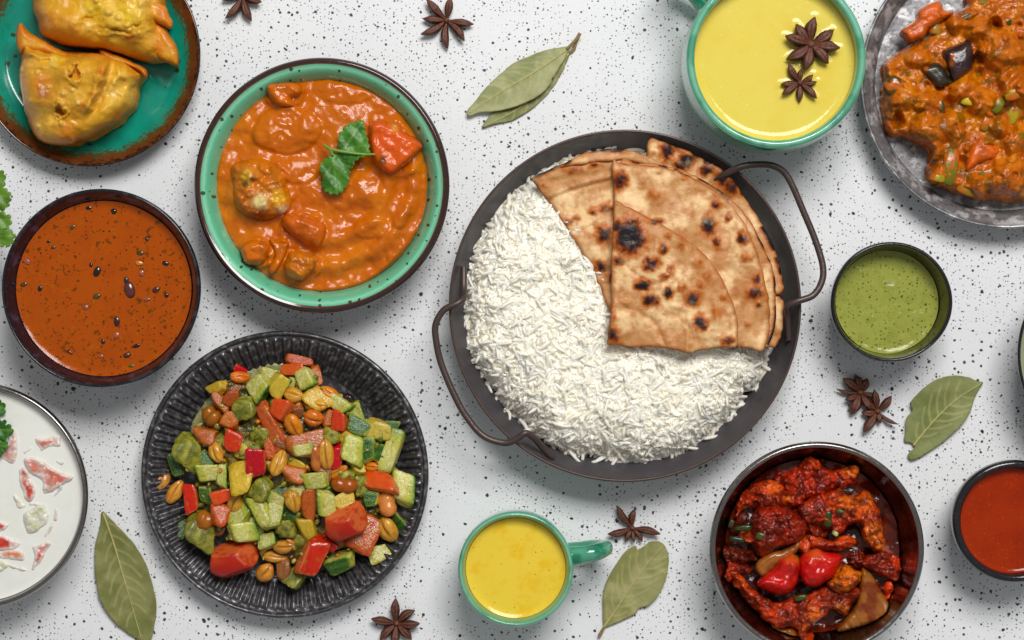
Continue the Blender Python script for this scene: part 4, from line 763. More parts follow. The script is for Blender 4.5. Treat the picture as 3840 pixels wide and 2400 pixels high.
chunk('red_pepper_piece', z8([(452, 1115), (560, 1010), (610, 930), (690, 900), (740, 918), (762, 960), (752, 1070), (700, 1165), (620, 1192), (530, 1165)]), .043, .0125, 42, PR, m_skin, 'glossy red pepper piece, left one of the pair in the steel bowl', 'red pepper', amp=.0026, fr=46, jag=3, step=5, seed=120, group='red pepper pieces in the steel bowl', vari=c8(188, 20, 8), spots=[(*Z(2600, 1600, 1.89, [(680, 915)])[0], 22, c8(206, 80, 20)), (*Z(2600, 1600, 1.89, [(745, 940)])[0], 16, c8(206, 90, 20))])
chunk('red_pepper_piece', z8([(758, 925), (830, 880), (880, 866), (940, 890), (1052, 912), (1045, 975), (990, 1060), (900, 1122), (820, 1132), (770, 1085), (752, 1000)]), .0445, .0125, 46, PR, m_skin, 'glossy red pepper piece, right one of the pair in the steel bowl', 'red pepper', amp=.0026, fr=46, jag=3, step=5, seed=121, group='red pepper pieces in the steel bowl', vari=c8(196, 16, 8), spots=[(*Z(2600, 1600, 1.89, [(860, 880)])[0], 30, c8(206, 70, 20))])
def onion(pts, z0, h, ang, label, seed):
    def hf(X, Y, d):
        a = math.radians(ang); u = X * math.sin(a) - Y * math.cos(a); return .00022 * np.sin(u / 6.5) + .00015 * np.sin(u / 3.1)
    chunk('onion_piece', z8(pts), z0, h, 22, c8(156, 92, 30), m_skin, label, 'onion', amp=.0006, jag=2, step=5, seed=seed, group='onion petals in the steel bowl', hfun=hf, vari=c8(126, 52, 10))
onion([(438, 985), (520, 905), (640, 870), (755, 805), (745, 885), (640, 960), (545, 1040), (480, 1065)], .038, .006, -38, 'translucent onion petal tucked behind the left red pepper', 131)
onion([(1165, 1180), (1190, 1010), (1215, 1000), (1270, 1050), (1330, 1150), (1405, 1305), (1300, 1390), (1050, 1455), (1028, 1425), (1140, 1290)], .038, .009, 62, 'large ribbed onion petal at the lower right of the steel bowl', 132)
onion([(545, 1385), (640, 1420), (720, 1430), (790, 1560), (560, 1560)], .033, .006, 70, 'brown onion petal at the bottom photo edge in the steel bowl', 133)
for k, (x, y, L_, W_, an, q, l) in enumerate([(952, 655, 115, 56, -86, c8(46, 66, 14), 'upright dark green scallion cut in the middle of the steel bowl'), (355, 718, 120, 38, -5, c8(50, 66, 16), 'flat scallion strip at the left of the steel bowl'), (305, 800, 115, 42, 8, c8(38, 44, 18), 'dark scallion strip below the flat one at the left wall'), (478, 778, 70, 58, 20, c8(70, 76, 16), 'short scallion bit on the rounded chicken piece'), (1005, 757, 42, 34, 30, c8(190, 190, 110), 'tiny pale scallion ring right of the upright scallion cut'), (760, 1212, 90, 40, -10, c8(74, 80, 14), 'small green scallion bit below the left red pepper'), (268, 688, 60, 34, -70, c8(80, 74, 40), 'small olive scallion bit at the upper left wall'), (1040, 600, 60, 26, 10, c8(70, 86, 30), 'tiny scallion shred right of the upright scallion cut')]):
    xx, yy = z8([(x, y)])[0]; V, F = blob((0, 0, 0), (L_ / 3.78 * S, W_ / 3.78 * S, .0024), 0, .06, 1.4, 140 + k, 3, 4.)
    a = -math.radians(an); V = np.stack([V[:, 0] * math.cos(a) - V[:, 1] * math.sin(a), V[:, 0] * math.sin(a) + V[:, 1] * math.cos(a), V[:, 2] + .12 * V[:, 0]], 1)
    zc = [.0475, .043, .042, .0515, .047, .049, .038, .051][k]
    single('scallion_piece', V + W(xx, yy, zc), F, m_skin, l, 'scallion', lerp(np.asarray(q)[None], (np.asarray(q) * .55)[None], sstep(-.2, .5, fbm(V * 500, 2, k))[:, None]), 'scallion cuts in the steel bowl')

# ------------------------------------------------------------------ chopped salad
def z4(p): return Z(500, 1220, 1.35, p)
heap = np.array([(230, 560), (340, 420), (380, 320), (480, 225), (640, 215), (800, 170), (950, 230), (1060, 330), (1180, 450), (1330, 510), (1350, 620), (1390, 760), (1390, 900), (1330, 1080), (1200, 1110), (1100, 1210), (830, 1290), (650, 1270), (560, 1160), (430, 1110), (300, 1090), (240, 1000), (260, 850), (190, 700)], float)
ctr = np.array([790, 700.]); heap_in = (heap - ctr) * .86 + ctr
def mz(x, y): return .0065 + .021 * max(0., 1 - (math.hypot(x - 790, y - 690) / 640) ** 2) ** .8
def hs(X, Y, d):
    x = (X - 500) * 1.35; y = (Y - 1220) * 1.35
    return .0155 * np.clip(1 - (np.hypot(x - 790, y - 690) / 640) ** 2, 0, 1) ** .8 + .003 * fbm(p3(x / 60, y / 60), 4, 3)
V, F, xy, d, hh = pillow(z4(heap_in.tolist()), .0068, .003, 40, 6, .001, 30, 4, 0, True, 6, 150, hs, under_abs=.0004)
c = lerp(c8(84, 78, 26)[None], c8(150, 120, 50)[None], sstep(-.2, .6, fbm(p3(xy[:, 0] / 40, xy[:, 1] / 40), 3, 8))[:, None])
single('herb_dressing', V, F, m_pesto, 'green herb dressing clinging between the chopped salad pieces', 'dressing', c)
V, F, xy, d, hh = pillow(z4([(285, 560), (300, 470), (345, 400), (390, 310), (470, 235), (560, 225), (640, 195), (760, 178), (800, 230), (700, 330), (500, 420), (420, 540), (330, 600)]), .0066, .0022, 30, 6, .0006, 40, 3, 0, True, 4, 151, None, under_abs=.0002)
single('dressing_pool', V, F, m_pesto, 'thin pool of green dressing at the upper left of the ribbed plate', 'dressing', np.outer(np.ones(len(V)), c8(150, 148, 92)))
V, F, xy, d, hh = pillow(z4([(1200, 500), (1300, 480), (1350, 520), (1362, 640), (1372, 735), (1310, 770), (1250, 740), (1220, 640)]), .0066, .002, 30, 6, .0006, 40, 3, 0, True, 4, 152, None, under_abs=.0002)
single('dressing_pool', V, F, m_pesto, 'thin pool of green dressing at the right of the ribbed plate', 'dressing', np.outer(np.ones(len(V)), c8(146, 150, 84)))

_var = {}
def salad_mesh(kind, v):
    key = (kind, v)
    if key in _var: return _var[key]
    r = np.random.default_rng(hash(kind) % 1 + sum(map(ord, kind)) * 7 + v); J = lambda s: r.uniform(-s, s, 3)
    if kind in ('cuc', 'cskin', 'mango', 'tomp', 'pep', 'pepo', 'pesto', 'dark'):
        base = [(1, 0, 0), (-1, 0, 0), (0, 1, 0), (0, -1, 0), (0, 0, 1), (0, 0, -1)]
        pl = [(np.array(b) + J(.3 if kind != 'pesto' else .36), .86 + r.uniform(-.1, .12)) for b in base]
        if kind in ('cuc', 'pep', 'pepo') and v % 2: pl.append((np.array([-1, r.choice([-1, 1]), r.uniform(-.2, .5)]), .98))
        if kind in ('tomp', 'mango', 'pesto', 'dark'): pl.append((np.array([r.choice([-1, 1]), r.choice([-1, 1]), r.uniform(.2, .8)]), .95))
        V, F, fid, g = softpoly(pl, {'pesto': 5, 'dark': 6, 'tomp': 9, 'cuc': 11, 'cskin': 10}.get(kind, 10), 4)
        V = V * (1 + (.12 if kind == 'pesto' else .07 if kind in ('dark', 'tomp') else .04) * fbm(V * 2.2 + v, 4, v))[:, None]
        gs = g / g.max(1)[:, None]
        if kind in ('cuc', 'cskin'):
            fl = lerp(c8(180, 182, 58), c8(208, 202, 98), r.uniform()); c = np.outer(np.ones(len(V)), fl)
            c = lerp(c, c8(214, 214, 150)[None], (sstep(.5, .0, np.abs(V[:, 0] + .25)) * .5)[:, None]); sd = worley(V[:, :2] * 2.6 + V[:, 2:] * 1.7 + v, v) < .22; c = np.where((sd & (V[:, 0] < .3))[:, None], c8(222, 216, 160)[None], c)
            sk = 0 if kind == 'cuc' else 4
            w = gs[:, sk]; ax = V[:, 0] if sk == 0 else V[:, 2]
            c = lerp(c, c8(112, 150, 36)[None], (sstep(.45, .85, ax) * .8)[:, None])
            st = .5 + .5 * np.sin(V[:, 1] * 9 + v); skin = lerp(c8(30, 82, 16)[None], c8(76, 124, 30)[None], (st * .6)[:, None])
            c = np.where((w > .97)[:, None], skin, c)
        elif kind == 'mango': c = np.outer(np.ones(len(V)), lerp(c8(212, 172, 36), c8(218, 192, 76), r.uniform()))
        elif kind == 'tomp':
            c = np.outer(np.ones(len(V)), lerp(c8(196, 96, 22), c8(192, 88, 30), r.uniform())); c = lerp(c, c8(178, 54, 14)[None], (sstep(0, .6, fbm(V * 2.5, 3, v + 3)) * .65)[:, None]); c = np.where(((gs[:, 0] > .96) | (gs[:, 3] > .97))[:, None], c8(196, 74, 16)[None], c)
        elif kind in ('pep', 'pepo'):
            a = c8(200, 22, 8) if kind == 'pep' else c8(218, 76, 14)
            c = np.outer(np.ones(len(V)), c8(216, 104, 54)); c = np.where(((gs[:, 4] > .96) | (gs[:, 2] > .97))[:, None], a[None], c)
        elif kind == 'pesto': c = lerp(c8(158, 152, 44)[None], c8(108, 112, 20)[None], sstep(-.2, .4, fbm(V * 2.5, 3, v))[:, None])
        else: c = np.outer(np.ones(len(V)), c8(150, 84, 46))
        mat = m_sdice if kind in ('pep', 'pepo') else (m_paste if kind == 'pesto' else m_wet)
    elif kind == 'tom':            # wedge: round red skin, pink cut faces
        V, F = ico(5); V = V.copy(); D0 = V.copy()
        pl = [((.12, .85, .5), .52), ((.9, -.05, .42), .66), ((-.9, .3, .1), .82), ((0, -1, .1), .86), ((0, 0, -1), .7)]
        A = np.array([np.array(a, float) / np.linalg.norm(a) / d_ for a, d_ in pl]); g = np.clip(D0 @ A.T, 0, None)
        rr = ((g ** 36).sum(1) + 1) ** (-1 / 36); V = D0 * rr[:, None]; fid = g.argmax(1); cut = (g[:, 0] > 1) | (g[:, 1] > 1)
        c = lerp(c8(182, 30, 4)[None], c8(200, 60, 10)[None], sstep(-.3, .5, fbm(V * 1.5, 2, v))[:, None])
        c = np.where(cut[:, None], lerp(c8(206, 96, 44)[None], c8(188, 56, 20)[None], sstep(-.2, .5, fbm(V * 4, 3, v))[:, None]), c); mat = m_skin
    else:                          # nuts
        D0, F = ico(4); V = D0.copy()
        if kind in ('half', 'halfo'):
            V[:, 2] *= np.where(V[:, 2] < 0, .55, .85); V[:, 2] -= .30 * np.exp(-((V[:, 1] - .12 * np.sin(V[:, 0] * 2 + v)) / .13) ** 2) * (V[:, 2] > 0) * (1 - V[:, 0] ** 2)
            V[:, 1] *= 1 - (.1 + .25 * r.uniform()) * (V[:, 0] > .2) * (V[:, 0] - .2) / .8; V[:, 1] += (.05 + .12 * r.uniform()) * (V[:, 0] ** 2 - .4)
        else:
            k = 1 - (.16 + .1 * r.uniform()) * np.exp(-((V[:, 0] - r.uniform(-.1, .1)) / .3) ** 2); V[:, 1] *= k; V[:, 2] *= k
            V[:, 1] += .12 * (V[:, 0] ** 2 - .4)
        V = V * (1 + .04 * fbm(D0 * 2 + v, 3, v))[:, None]
        q = {'nut': (214, 138, 22), 'nuto': (214, 106, 8), 'nutb': (168, 88, 10), 'half': (218, 158, 54), 'halfo': (220, 124, 22), 'nutp': (212, 128, 60)}[kind]
        c = lerp(c8(*q)[None], (c8(*q) * np.array([.8, .66, .5]))[None], sstep(-.2, .6, fbm(V * 2 + 3, 3, v))[:, None])
        if kind in ('half', 'halfo'): c = lerp(c, c8(150, 84, 16)[None], (np.exp(-(V[:, 1] / .1) ** 2) * (V[:, 2] > 0) * .7)[:, None])
        mat = m_nut
    _var[key] = mesh(kind, V, F, mat, c); return _var[key]
KN = {'cuc': ('cucumber_piece', 'cucumber'), 'cskin': ('cucumber_piece', 'cucumber'), 'mango': ('mango_piece', 'mango'), 'tomp': ('tomato_piece', 'tomato'), 'dark': ('tomato_piece', 'tomato'), 'tom': ('tomato_wedge', 'tomato'), 'pep': ('red_pepper_piece', 'red pepper'), 'pepo': ('red_pepper_piece', 'red pepper'), 'pesto': ('herb_coated_piece', 'vegetable'), 'nut': ('peanut', 'peanut'), 'nuto': ('peanut', 'peanut'), 'nutb': ('peanut', 'peanut'), 'half': ('peanut', 'peanut'), 'nutp': ('peanut', 'peanut'), 'raisin': ('raisin', 'raisin')}
SAL = [  # kind, x, y, length, width, angle, lift (mm), label
 ('mango', 425, 320, 95, 66, -30, 3, 'yellow mango slab at the upper left edge of the salad'), ('pep', 540, 228, 66, 40, 20, 2, 'small red pepper bit at the top left of the salad'), ('nuto', 540, 262, 105, 60, 5, 6, 'orange peanut at the top left beside a red pepper bit in the salad'), ('dark', 505, 315, 80, 60, 30, 2, None), ('tomp', 440, 385, 100, 66, 40, 4, None), ('tomp', 490, 372, 80, 90, 20, 6, None),
 ('pesto', 560, 412, 135, 100, -22, 9, None), ('cuc', 645, 312, 108, 104, 40, 7, 'large cucumber cube with dark skin near the top of the salad'), ('mango', 728, 308, 90, 112, 25, 8, 'bright yellow mango cube at the top of the salad'), ('cuc', 712, 248, 100, 56, 10, 3, None), ('tomp', 838, 182, 140, 50, 12, 1, 'flat tomato slice topmost in the salad'), ('pepo', 805, 222, 112, 56, -6, 6, 'orange red pepper piece at the top of the salad'),
 ('cuc', 877, 265, 112, 82, 56, 8, 'cucumber block leaning against the orange pepper piece at the top'), ('tomp', 932, 252, 100, 50, 75, 2, None), ('cuc', 820, 292, 76, 66, 10, 1, None), ('half', 812, 352, 112, 80, 18, 7, 'split pale peanut right below the bright yellow mango cube'), ('mango', 932, 362, 130, 88, 45, 4, None), ('nuto', 992, 345, 112, 68, 25, 5, None), ('nut', 925, 405, 125, 74, 3, 8, None), ('nuto', 915, 468, 105, 92, 15, 8, None),
 ('cuc', 1050, 402, 108, 86, 40, 3, None), ('cuc', 1130, 430, 70, 95, -15, 1, None), ('pepo', 745, 432, 90, 96, 20, 5, None), ('nuto', 812, 505, 128, 86, 62, 9, 'fat orange peanut in the upper middle of the salad'), ('dark', 830, 440, 70, 66, 0, 2, None), ('tomp', 687, 490, 260, 84, 60, 5, 'long tomato slice slanting through the upper middle of the salad'), ('tomp', 485, 482, 92, 84, 20, 7, None), ('nutb', 395, 460, 104, 104, 40, 3, 'brown rounded nut at the left of the salad'),
 ('tomp', 366, 556, 116, 84, 8, 5, None), ('pep', 503, 588, 88, 104, 8, 6, 'red pepper dice left of the long tomato slice'), ('pesto', 262, 632, 136, 150, 20, 4, 'largest herb coated vegetable piece at the left edge of the salad'), ('cskin', 212, 702, 112, 60, 70, 1, None), ('half', 420, 645, 112, 78, 65, 8, 'split peanut half left of the middle of the salad'), ('cskin', 365, 680, 84, 62, 50, 5, None), ('cuc', 305, 707, 66, 72, 10, 3, None), ('cuc', 375, 748, 112, 84, 170, 6, None), ('cuc', 448, 757, 64, 118, 5, 7, None),
 ('mango', 543, 757, 116, 130, -4, 9, 'large herb dusted mango cube left of the salad middle'), ('mango', 555, 640, 90, 80, 10, 2, None), ('pep', 625, 688, 112, 132, -8, 11, 'bright red pepper square at the middle of the salad'), ('tomp', 692, 640, 56, 96, -20, 7, None), ('nut', 735, 697, 142, 78, -68, 10, 'golden peanut right of the bright red pepper square'), ('tomp', 812, 748, 122, 84, 10, 7, None), ('mango', 822, 702, 96, 56, 30, 4, None), ('tomp', 862, 605, 190, 110, -8, 5, 'broad orange tomato piece right of the salad middle'),
 ('cuc', 862, 633, 100, 62, -17, 12, 'small cucumber stick lying on the broad orange tomato piece'), ('nutp', 923, 675, 134, 60, 88, 12, 'pinkish peanut standing beside the small cucumber stick'), ('nut', 975, 655, 156, 86, 85, 9, None), ('pep', 1025, 668, 84, 116, 5, 6, None), ('pesto', 1000, 550, 98, 76, 10, 7, None), ('nut', 1077, 566, 82, 78, 0, 6, None), ('pepo', 1045, 488, 84, 94, 15, 7, None), ('tomp', 990, 480, 60, 90, 20, 4, None), ('cskin', 1142, 506, 126, 84, 22, 6, 'dark green cucumber dice at the upper right of the salad'),
 ('mango', 1225, 532, 100, 112, 5, 4, 'yellow mango cube at the right of the salad near the dressing pool'), ('cskin', 1300, 530, 56, 86, 20, 3, None), ('cuc', 1110, 620, 106, 134, 8, 8, 'pale cucumber block right of the salad middle'), ('cskin', 1182, 625, 76, 142, -6, 6, None), ('cskin', 1240, 645, 72, 96, 0, 4, None), ('cuc', 1305, 640, 216, 84, -76, 5, 'long cucumber stick standing at the right edge of the salad'), ('mango', 1135, 712, 66, 88, -20, 6, None), ('nuto', 1210, 715, 86, 52, 5, 5, None), ('nuto', 1032, 742, 126, 58, -28, 7, None),
 ('cuc', 922, 787, 116, 86, 165, 10, None), ('nutb', 1068, 808, 134, 90, 8, 9, 'dark roasted peanut right below the salad middle'), ('pepo', 1256, 798, 186, 92, 15, 7, 'long orange red pepper strip at the right of the salad'), ('cuc', 1362, 826, 112, 160, 3, 3, 'cucumber slab with dark skin at the far right of the salad'), ('cskin', 1202, 870, 78, 76, 0, 5, None), ('pesto', 1162, 802, 70, 92, 0, 5, None), ('nutp', 1285, 905, 132, 104, 75, 6, 'fat pinkish nut at the right of the salad below the pepper strip'), ('nut', 1290, 1035, 136, 104, 62, 6, 'golden peanut at the lower right of the salad'),
 ('nut', 812, 892, 116, 84, 80, 9, None), ('tomp', 888, 900, 84, 142, 8, 9, None), ('cuc', 976, 900, 96, 134, 175, 9, 'pale cucumber block left of the large tomato wedge'), ('mango', 1066, 887, 116, 96, -25, 6, None), ('cuc', 840, 828, 96, 64, 0, 6, None), ('pesto', 655, 822, 104, 114, 20, 8, None), ('cskin', 745, 845, 66, 66, 30, 3, None), ('cuc', 650, 945, 92, 162, 155, 10, 'tall cucumber piece with dark skin below the salad middle'), ('cuc', 726, 962, 76, 124, 10, 9, None), ('cuc', 726, 880, 88, 66, -160, 6, None), ('pep', 296, 878, 72, 136, -10, 3, 'dark red pepper piece at the left of the salad'),
 ('cskin', 366, 857, 66, 76, 0, 4, None), ('pepo', 456, 864, 116, 74, -12, 8, 'orange red pepper strip at the lower left of the salad'), ('tomp', 440, 946, 104, 124, 20, 5, None), ('nut', 515, 902, 108, 84, -60, 7, None), ('cuc', 548, 948, 126, 96, -45, 5, None), ('cuc', 560, 1046, 122, 112, -18, 6, 'pale cucumber cube above the lower left tomato wedge'), ('cuc', 622, 1012, 84, 104, 10, 3, None), ('tom', 1070, 985, 226, 200, -22, 7, 'largest glossy tomato wedge at the lower right of the salad'), ('tomp', 1168, 1040, 150, 210, 25, 2, 'pale tomato flesh slab behind the largest tomato wedge'),
 ('mango', 885, 1032, 74, 124, -15, 8, None), ('pesto', 765, 1026, 96, 84, 0, 7, None), ('cuc', 690, 1086, 86, 76, -15, 5, None), ('half', 762, 1120, 116, 70, -5, 7, None), ('nut', 713, 1172, 136, 56, 8, 4, None), ('tom', 505, 1172, 262, 186, -20, 3, 'large tomato wedge at the lower left of the salad'), ('pep', 910, 1172, 118, 190, 18, 7, 'bright red pepper wedge at the bottom of the salad'), ('pep', 992, 1116, 76, 72, 30, 4, None), ('cskin', 1048, 1208, 136, 94, -20, 2, 'herb coated green piece at the bottom right of the salad'),
 ('cuc', 1265, 1146, 120, 84, -18, 2, 'small cucumber dice alone at the lower right of the salad'), ('cskin', 1345, 1002, 72, 92, -40, 2, None), ('nut', 668, 1250, 104, 92, -50, 3, 'herb coated peanut lowest in the salad'), ('dark', 762, 1232, 84, 126, 0, 2, None), ('pesto', 832, 1268, 96, 132, 25, 2, None), ('half', 147, 780, 124, 76, -62, .5, 'split peanut leftmost on the ribs of the plate'), ('half', 212, 842, 134, 76, -58, .5, 'split peanut with dark tip second from left on the ribs'), ('pesto', 328, 1034, 140, 172, 15, 4, 'herb coated block at the lower left edge of the salad'), ('nutb', 362, 985, 92, 110, 20, 8, 'brown nut stuck on the herb coated block at lower left'), ('cskin', 246, 1022, 46, 112, 0, 1, None), ('dark', 1020, 1080, 130, 80, 20, 0, None), ('pesto', 600, 620, 110, 90, 0, 0, None), ('dark', 780, 600, 120, 90, 20, 1, None), ('pesto', 640, 560, 120, 100, 10, 0, None), ('pesto', 440, 600, 90, 90, 30, 0, None), ('dark', 960, 760, 100, 90, 0, 3, None), ('pesto', 830, 1090, 120, 90, 0, 0, None), ('pesto', 1090, 760, 90, 70, 0, 4, None), ('pesto', 600, 880, 100, 80, 0, 4, None), ('pesto', 930, 1110, 90, 90, 0, 0, None), ('cskin', 800, 960, 80, 70, 20, 2, None), ('dark', 430, 1040, 80, 60, 0, 1, None)]
import re
SHORT = {}
for q in SAL:
    if q[7]:
        sh = re.split(r' (?:at|in|near|right|left|with|below|leaning|lying|standing|slanting|on|alone|lowest|beside|behind|stuck|second|leftmost|topmost|above|through)(?: |$)', q[7])[0]
        SHORT.setdefault(sh, []).append((q[1], q[2]))
SHORT = [(k_, *v_[0]) for k_, v_ in SHORT.items() if len(v_) == 1]
PLAIN = {'cuc': 'pale cucumber dice', 'cskin': 'dark skinned cucumber dice', 'mango': 'mango cube', 'tomp': 'tomato flesh piece', 'dark': 'brownish tomato piece', 'pep': 'small red pepper bit', 'pepo': 'orange pepper bit', 'pesto': 'herb coated piece', 'nut': 'peanut', 'nuto': 'orange peanut', 'half': 'split peanut', 'nutp': 'pinkish peanut', 'nutb': 'dark peanut'}
for k, (kd, x, y, L_, W_, an, lift, lab) in enumerate(SAL):
    if not lab: lab = unique(PLAIN[kd], x, y, SHORT, ' in the salad')
    me = salad_mesh({'nut': 'half', 'nuto': 'halfo'}.get(kd, kd), k % 7 if kd != 'tom' else k % 2)
    hz = min(L_, W_) * (.42 if kd in ('nut', 'nuto', 'nutb', 'half', 'nutp') else .40) / 1.35 * S
    if kd == 'tomp' and max(L_, W_) > 140: hz *= .7
    z0 = mz(x, y) - .0065; zc = .0075 + z0 * .62 + hz * .8 + lift * .00085
    xx, yy = z4([(x, y)])[0]; r = np.random.default_rng(900 + k)
    k2 = .5 / 1.35 * S * (1.07 if kd not in ('nut', 'nuto', 'nutb', 'half', 'nutp') else 1.0)
    n_, cat = KN[kd]
    o = obj(n_, me, loc=W(xx, yy, zc), rot=(r.uniform(-.34, .34), r.uniform(-.34, .34), -math.radians(an)), scale=(L_ * k2, W_ * k2, hz))
    tag(o, lab, cat, 'chopped salad pieces: ' + cat)
VV, FF, CC2, off = [], [], [], 0; r = np.random.default_rng(77); D3, F3 = ico(2)
while len(VV) < 520:
    x, y = r.uniform(180, 1400), r.uniform(170, 1300)
    if not inside(heap_in * 1.06 - ctr * .06, np.array([x]), np.array([y]))[0]: continue
    q = r.integers(0, 6); sz = (7 + 24 * r.uniform() ** 2) / 1.35 * S; v = D3 * (1 + .25 * fbm(D3 * 1.7 + len(VV), 2, q))[:, None] * np.array([sz, sz * r.uniform(.5, 1), sz * r.uniform(.4, .8)])
    v = v @ np.array(Euler(r.uniform(0, 6, 3).tolist()).to_matrix()).T
    VV.append(v + W(*z4([(x, y)])[0], .0075 + (mz(x, y) - .0065) * .62 + r.uniform(.002, .011))); FF.append(F3 + off); off += len(v)
    CC2.append(np.tile([c8(150, 146, 40), c8(104, 104, 20), c8(200, 120, 20), c8(186, 176, 80), c8(150, 120, 40), c8(90, 120, 24)][q], (len(v), 1)))
o = single('salad_crumbs', np.vstack(VV), np.vstack(FF), m_pesto, 'fine chopped crumbs and herb bits scattered through the salad', 'crumbs', np.vstack(CC2)); o['kind'] = 'stuff'
xx, yy = z4([(1090, 370)])[0]; V, F = blob(W(xx, yy, .022), (35 / 1.35 * S, 25 / 1.35 * S, .004), -.7, .25, 2, 5, 3)
single('raisin', V, F, m_bean, 'dark shrivelled raisin at the upper right of the salad', 'raisin', np.outer(np.ones(len(V)), c8(46, 18, 16)))

# ------------------------------------------------------------------ rice
def z5(p): return Z(1600, 450, 1.08, p)
rice_out = spline(z5([(370, 300), (280, 405), (225, 480), (192, 570), (172, 650), (170, 740), (185, 860), (178, 935), (240, 1030), (290, 1080), (325, 1140), (400, 1190), (445, 1250), (520, 1315), (620, 1335), (700, 1335), (790, 1350), (860, 1375), (900, 1360), (1040, 1330), (1140, 1250), (1230, 1160), (1295, 1080), (1345, 1040), (1350, 990), (1350, 900), (1375, 780), (1370, 600), (1290, 410), (1150, 260), (950, 170), (750, 140), (600, 160), (470, 215)]), 360, True)
A_, B_ = rice_out, np.roll(rice_out, -1, 0)
def rice_h(X, Y):
    d = segdist(X, Y, A_, B_) * np.where(inside(rice_out, X, Y), 1, -1)
    return .0085 + .0265 * rnd(np.clip(d, 0, None), 210) * (1 + .06 * fbm(p3(X / 110, Y / 110), 3, 6)), d
bread_cover = np.array(Z(1960, 500, 1.779, [(95, 310), (300, 215), (700, 150), (1000, 200), (1250, 370), (1450, 560), (1600, 850), (1640, 1380), (620, 1380), (590, 1200), (545, 1060), (460, 880), (350, 700), (240, 530)]))
rice = thing('rice_heap', 'heap of white long grain rice filling the left and bottom of the dark pan', 'rice', W(2200, 1350, .006))
V, F, xy, d, hh = pillow([(x, y) for x, y in (rice_out - rice_out.mean(0)) * .965 + rice_out.mean(0)][::4], .0085, .0001, 40, 12, 0, 40, 2, 0, True, 0, 3, lambda X, Y, d: rice_h(X, Y)[0] - .0078, under_abs=.0015)
cp = W(2344, 1147, .040); rr_ = np.hypot(V[:, 0] - cp[0], V[:, 1] - cp[1]); V[:, 2] = np.maximum(V[:, 2], np.interp(rr_, [0, R4 * .84, R4 * .885, R4 * .925, R4 * .962], [.006, .007, .010, .019, .031]) + .0006)
part('rice_core', V, F, m_rice, rice, np.outer(np.ones(len(V)), c8(234, 226, 206)))['kind'] = 'stuff'
def grain(bend, seed):
    m, n = 7, 6; t = np.linspace(-1, 1, m); r = np.array([.6, .92, 1, 1, 1, .92, .6]); P = np.stack([t * .5, bend * (t ** 2 - .5) * .5, 0 * t], 1)
    V, F = tube(P, r * .096, n); V[:, 2] *= .92
    return V, F
GV = [grain(b, i) for i, b in enumerate((.0, .12, .22, -.18, .34, .07, -.28, .46, -.05, .3))]
NG = 10500; bx0, by0 = rice_out.min(0) - 20; bx1, by1 = rice_out.max(0) + 20
X = rng.uniform(bx0, bx1, NG * 3); Y = rng.uniform(by0, by1, NG * 3); hz, d = rice_h(X, Y)
d = d + 26 * fbm(p3(X / 55, Y / 55), 3, 8)
cp = W(2344, 1147, .040); k_ = S * (H - .02) / H; rr_ = np.hypot((X - 1920) * k_ - cp[0], (1200 - Y) * k_ - cp[1])
ok = (rr_ < R4 * rng.uniform(.885, .915, len(X))) & (d > -3 - 52 * rng.uniform(0, 1, len(d)) ** 4) & ~(inside(bread_cover, X, Y)); rr_ = rr_[ok][:NG]; X, Y, hz, d = X[ok][:NG], Y[ok][:NG], hz[ok][:NG], d[ok][:NG]
lay = rng.uniform(0, 1, len(X)) ** 1.2; Zg = hz - .0006 + lay * .0040 + .0016 * fbm(p3(X / 48, Y / 48), 3, 12)
Lg = rng.normal(.0158, .0038, len(X)).clip(.006, .023); yaw = rng.uniform(0, 2 * math.pi, len(X)); yaw = yaw * .45 + 3.0 * fbm(p3(X / 55, Y / 55), 2, 31); pit = rng.normal(0, .22, len(X)); roll = rng.uniform(0, 6.28, len(X))
wall = np.interp(rr_, [0, R4 * .84, R4 * .885, R4 * .925, R4 * .962, R4 * .982], [.006, .007, .010, .019, .031, .0385]); Zg = np.maximum(Zg, wall + .0022)
e = 6.; hx = (rice_h(X + e, Y)[0] - rice_h(X - e, Y)[0]) / (2 * e * S); hy = (rice_h(X, Y + e)[0] - rice_h(X, Y - e)[0]) / (2 * e * S)
slope = np.clip(hx * np.cos(yaw) - hy * np.sin(yaw), -1.1, 1.1); pit = pit - np.arctan(slope) * .85; mp_ = np.arcsin(np.clip((Zg - wall - .0012) / (Lg * .5), 0, .95)); pit = np.clip(pit, -mp_, mp_)
score = lay + Lg * 30 + .25 * rng.uniform(size=len(X)); top300 = set(np.argsort(-score)[:300].tolist())
VV, FF, CCc, off = [], [], [], 0
gm = [mesh('rice_grain', v, f, m_grain, np.outer(np.ones(len(v)), c8(247, 242, 228))) for v, f in GV]
for i in range(len(X)):
    th = .0142 * (.92 + .2 * rng.uniform())
    k = i % len(GV); Rm = Euler((roll[i], pit[i], yaw[i]), 'XYZ'); p = W(X[i], Y[i], Zg[i])
    if i in top300:
        obj('rice_grain', gm[k], rice, loc=p - np.array(rice.location), rot=Rm, scale=(Lg[i], th, th)); continue
    v, f = GV[k]; VV.append((v * [Lg[i], th, th]) @ np.array(Rm.to_matrix()).T + p)
    tone = rng.uniform(0, 1); CCc.append(np.tile(lerp(c8(229, 225, 212), c8(238, 236, 228), tone), (len(v), 1))); FF += [tuple(a + off for a in q) for q in f]; off += len(v)
part('rice_grains', np.vstack(VV), FF, m_rice, rice, np.vstack(CCc))['kind'] = 'stuff'

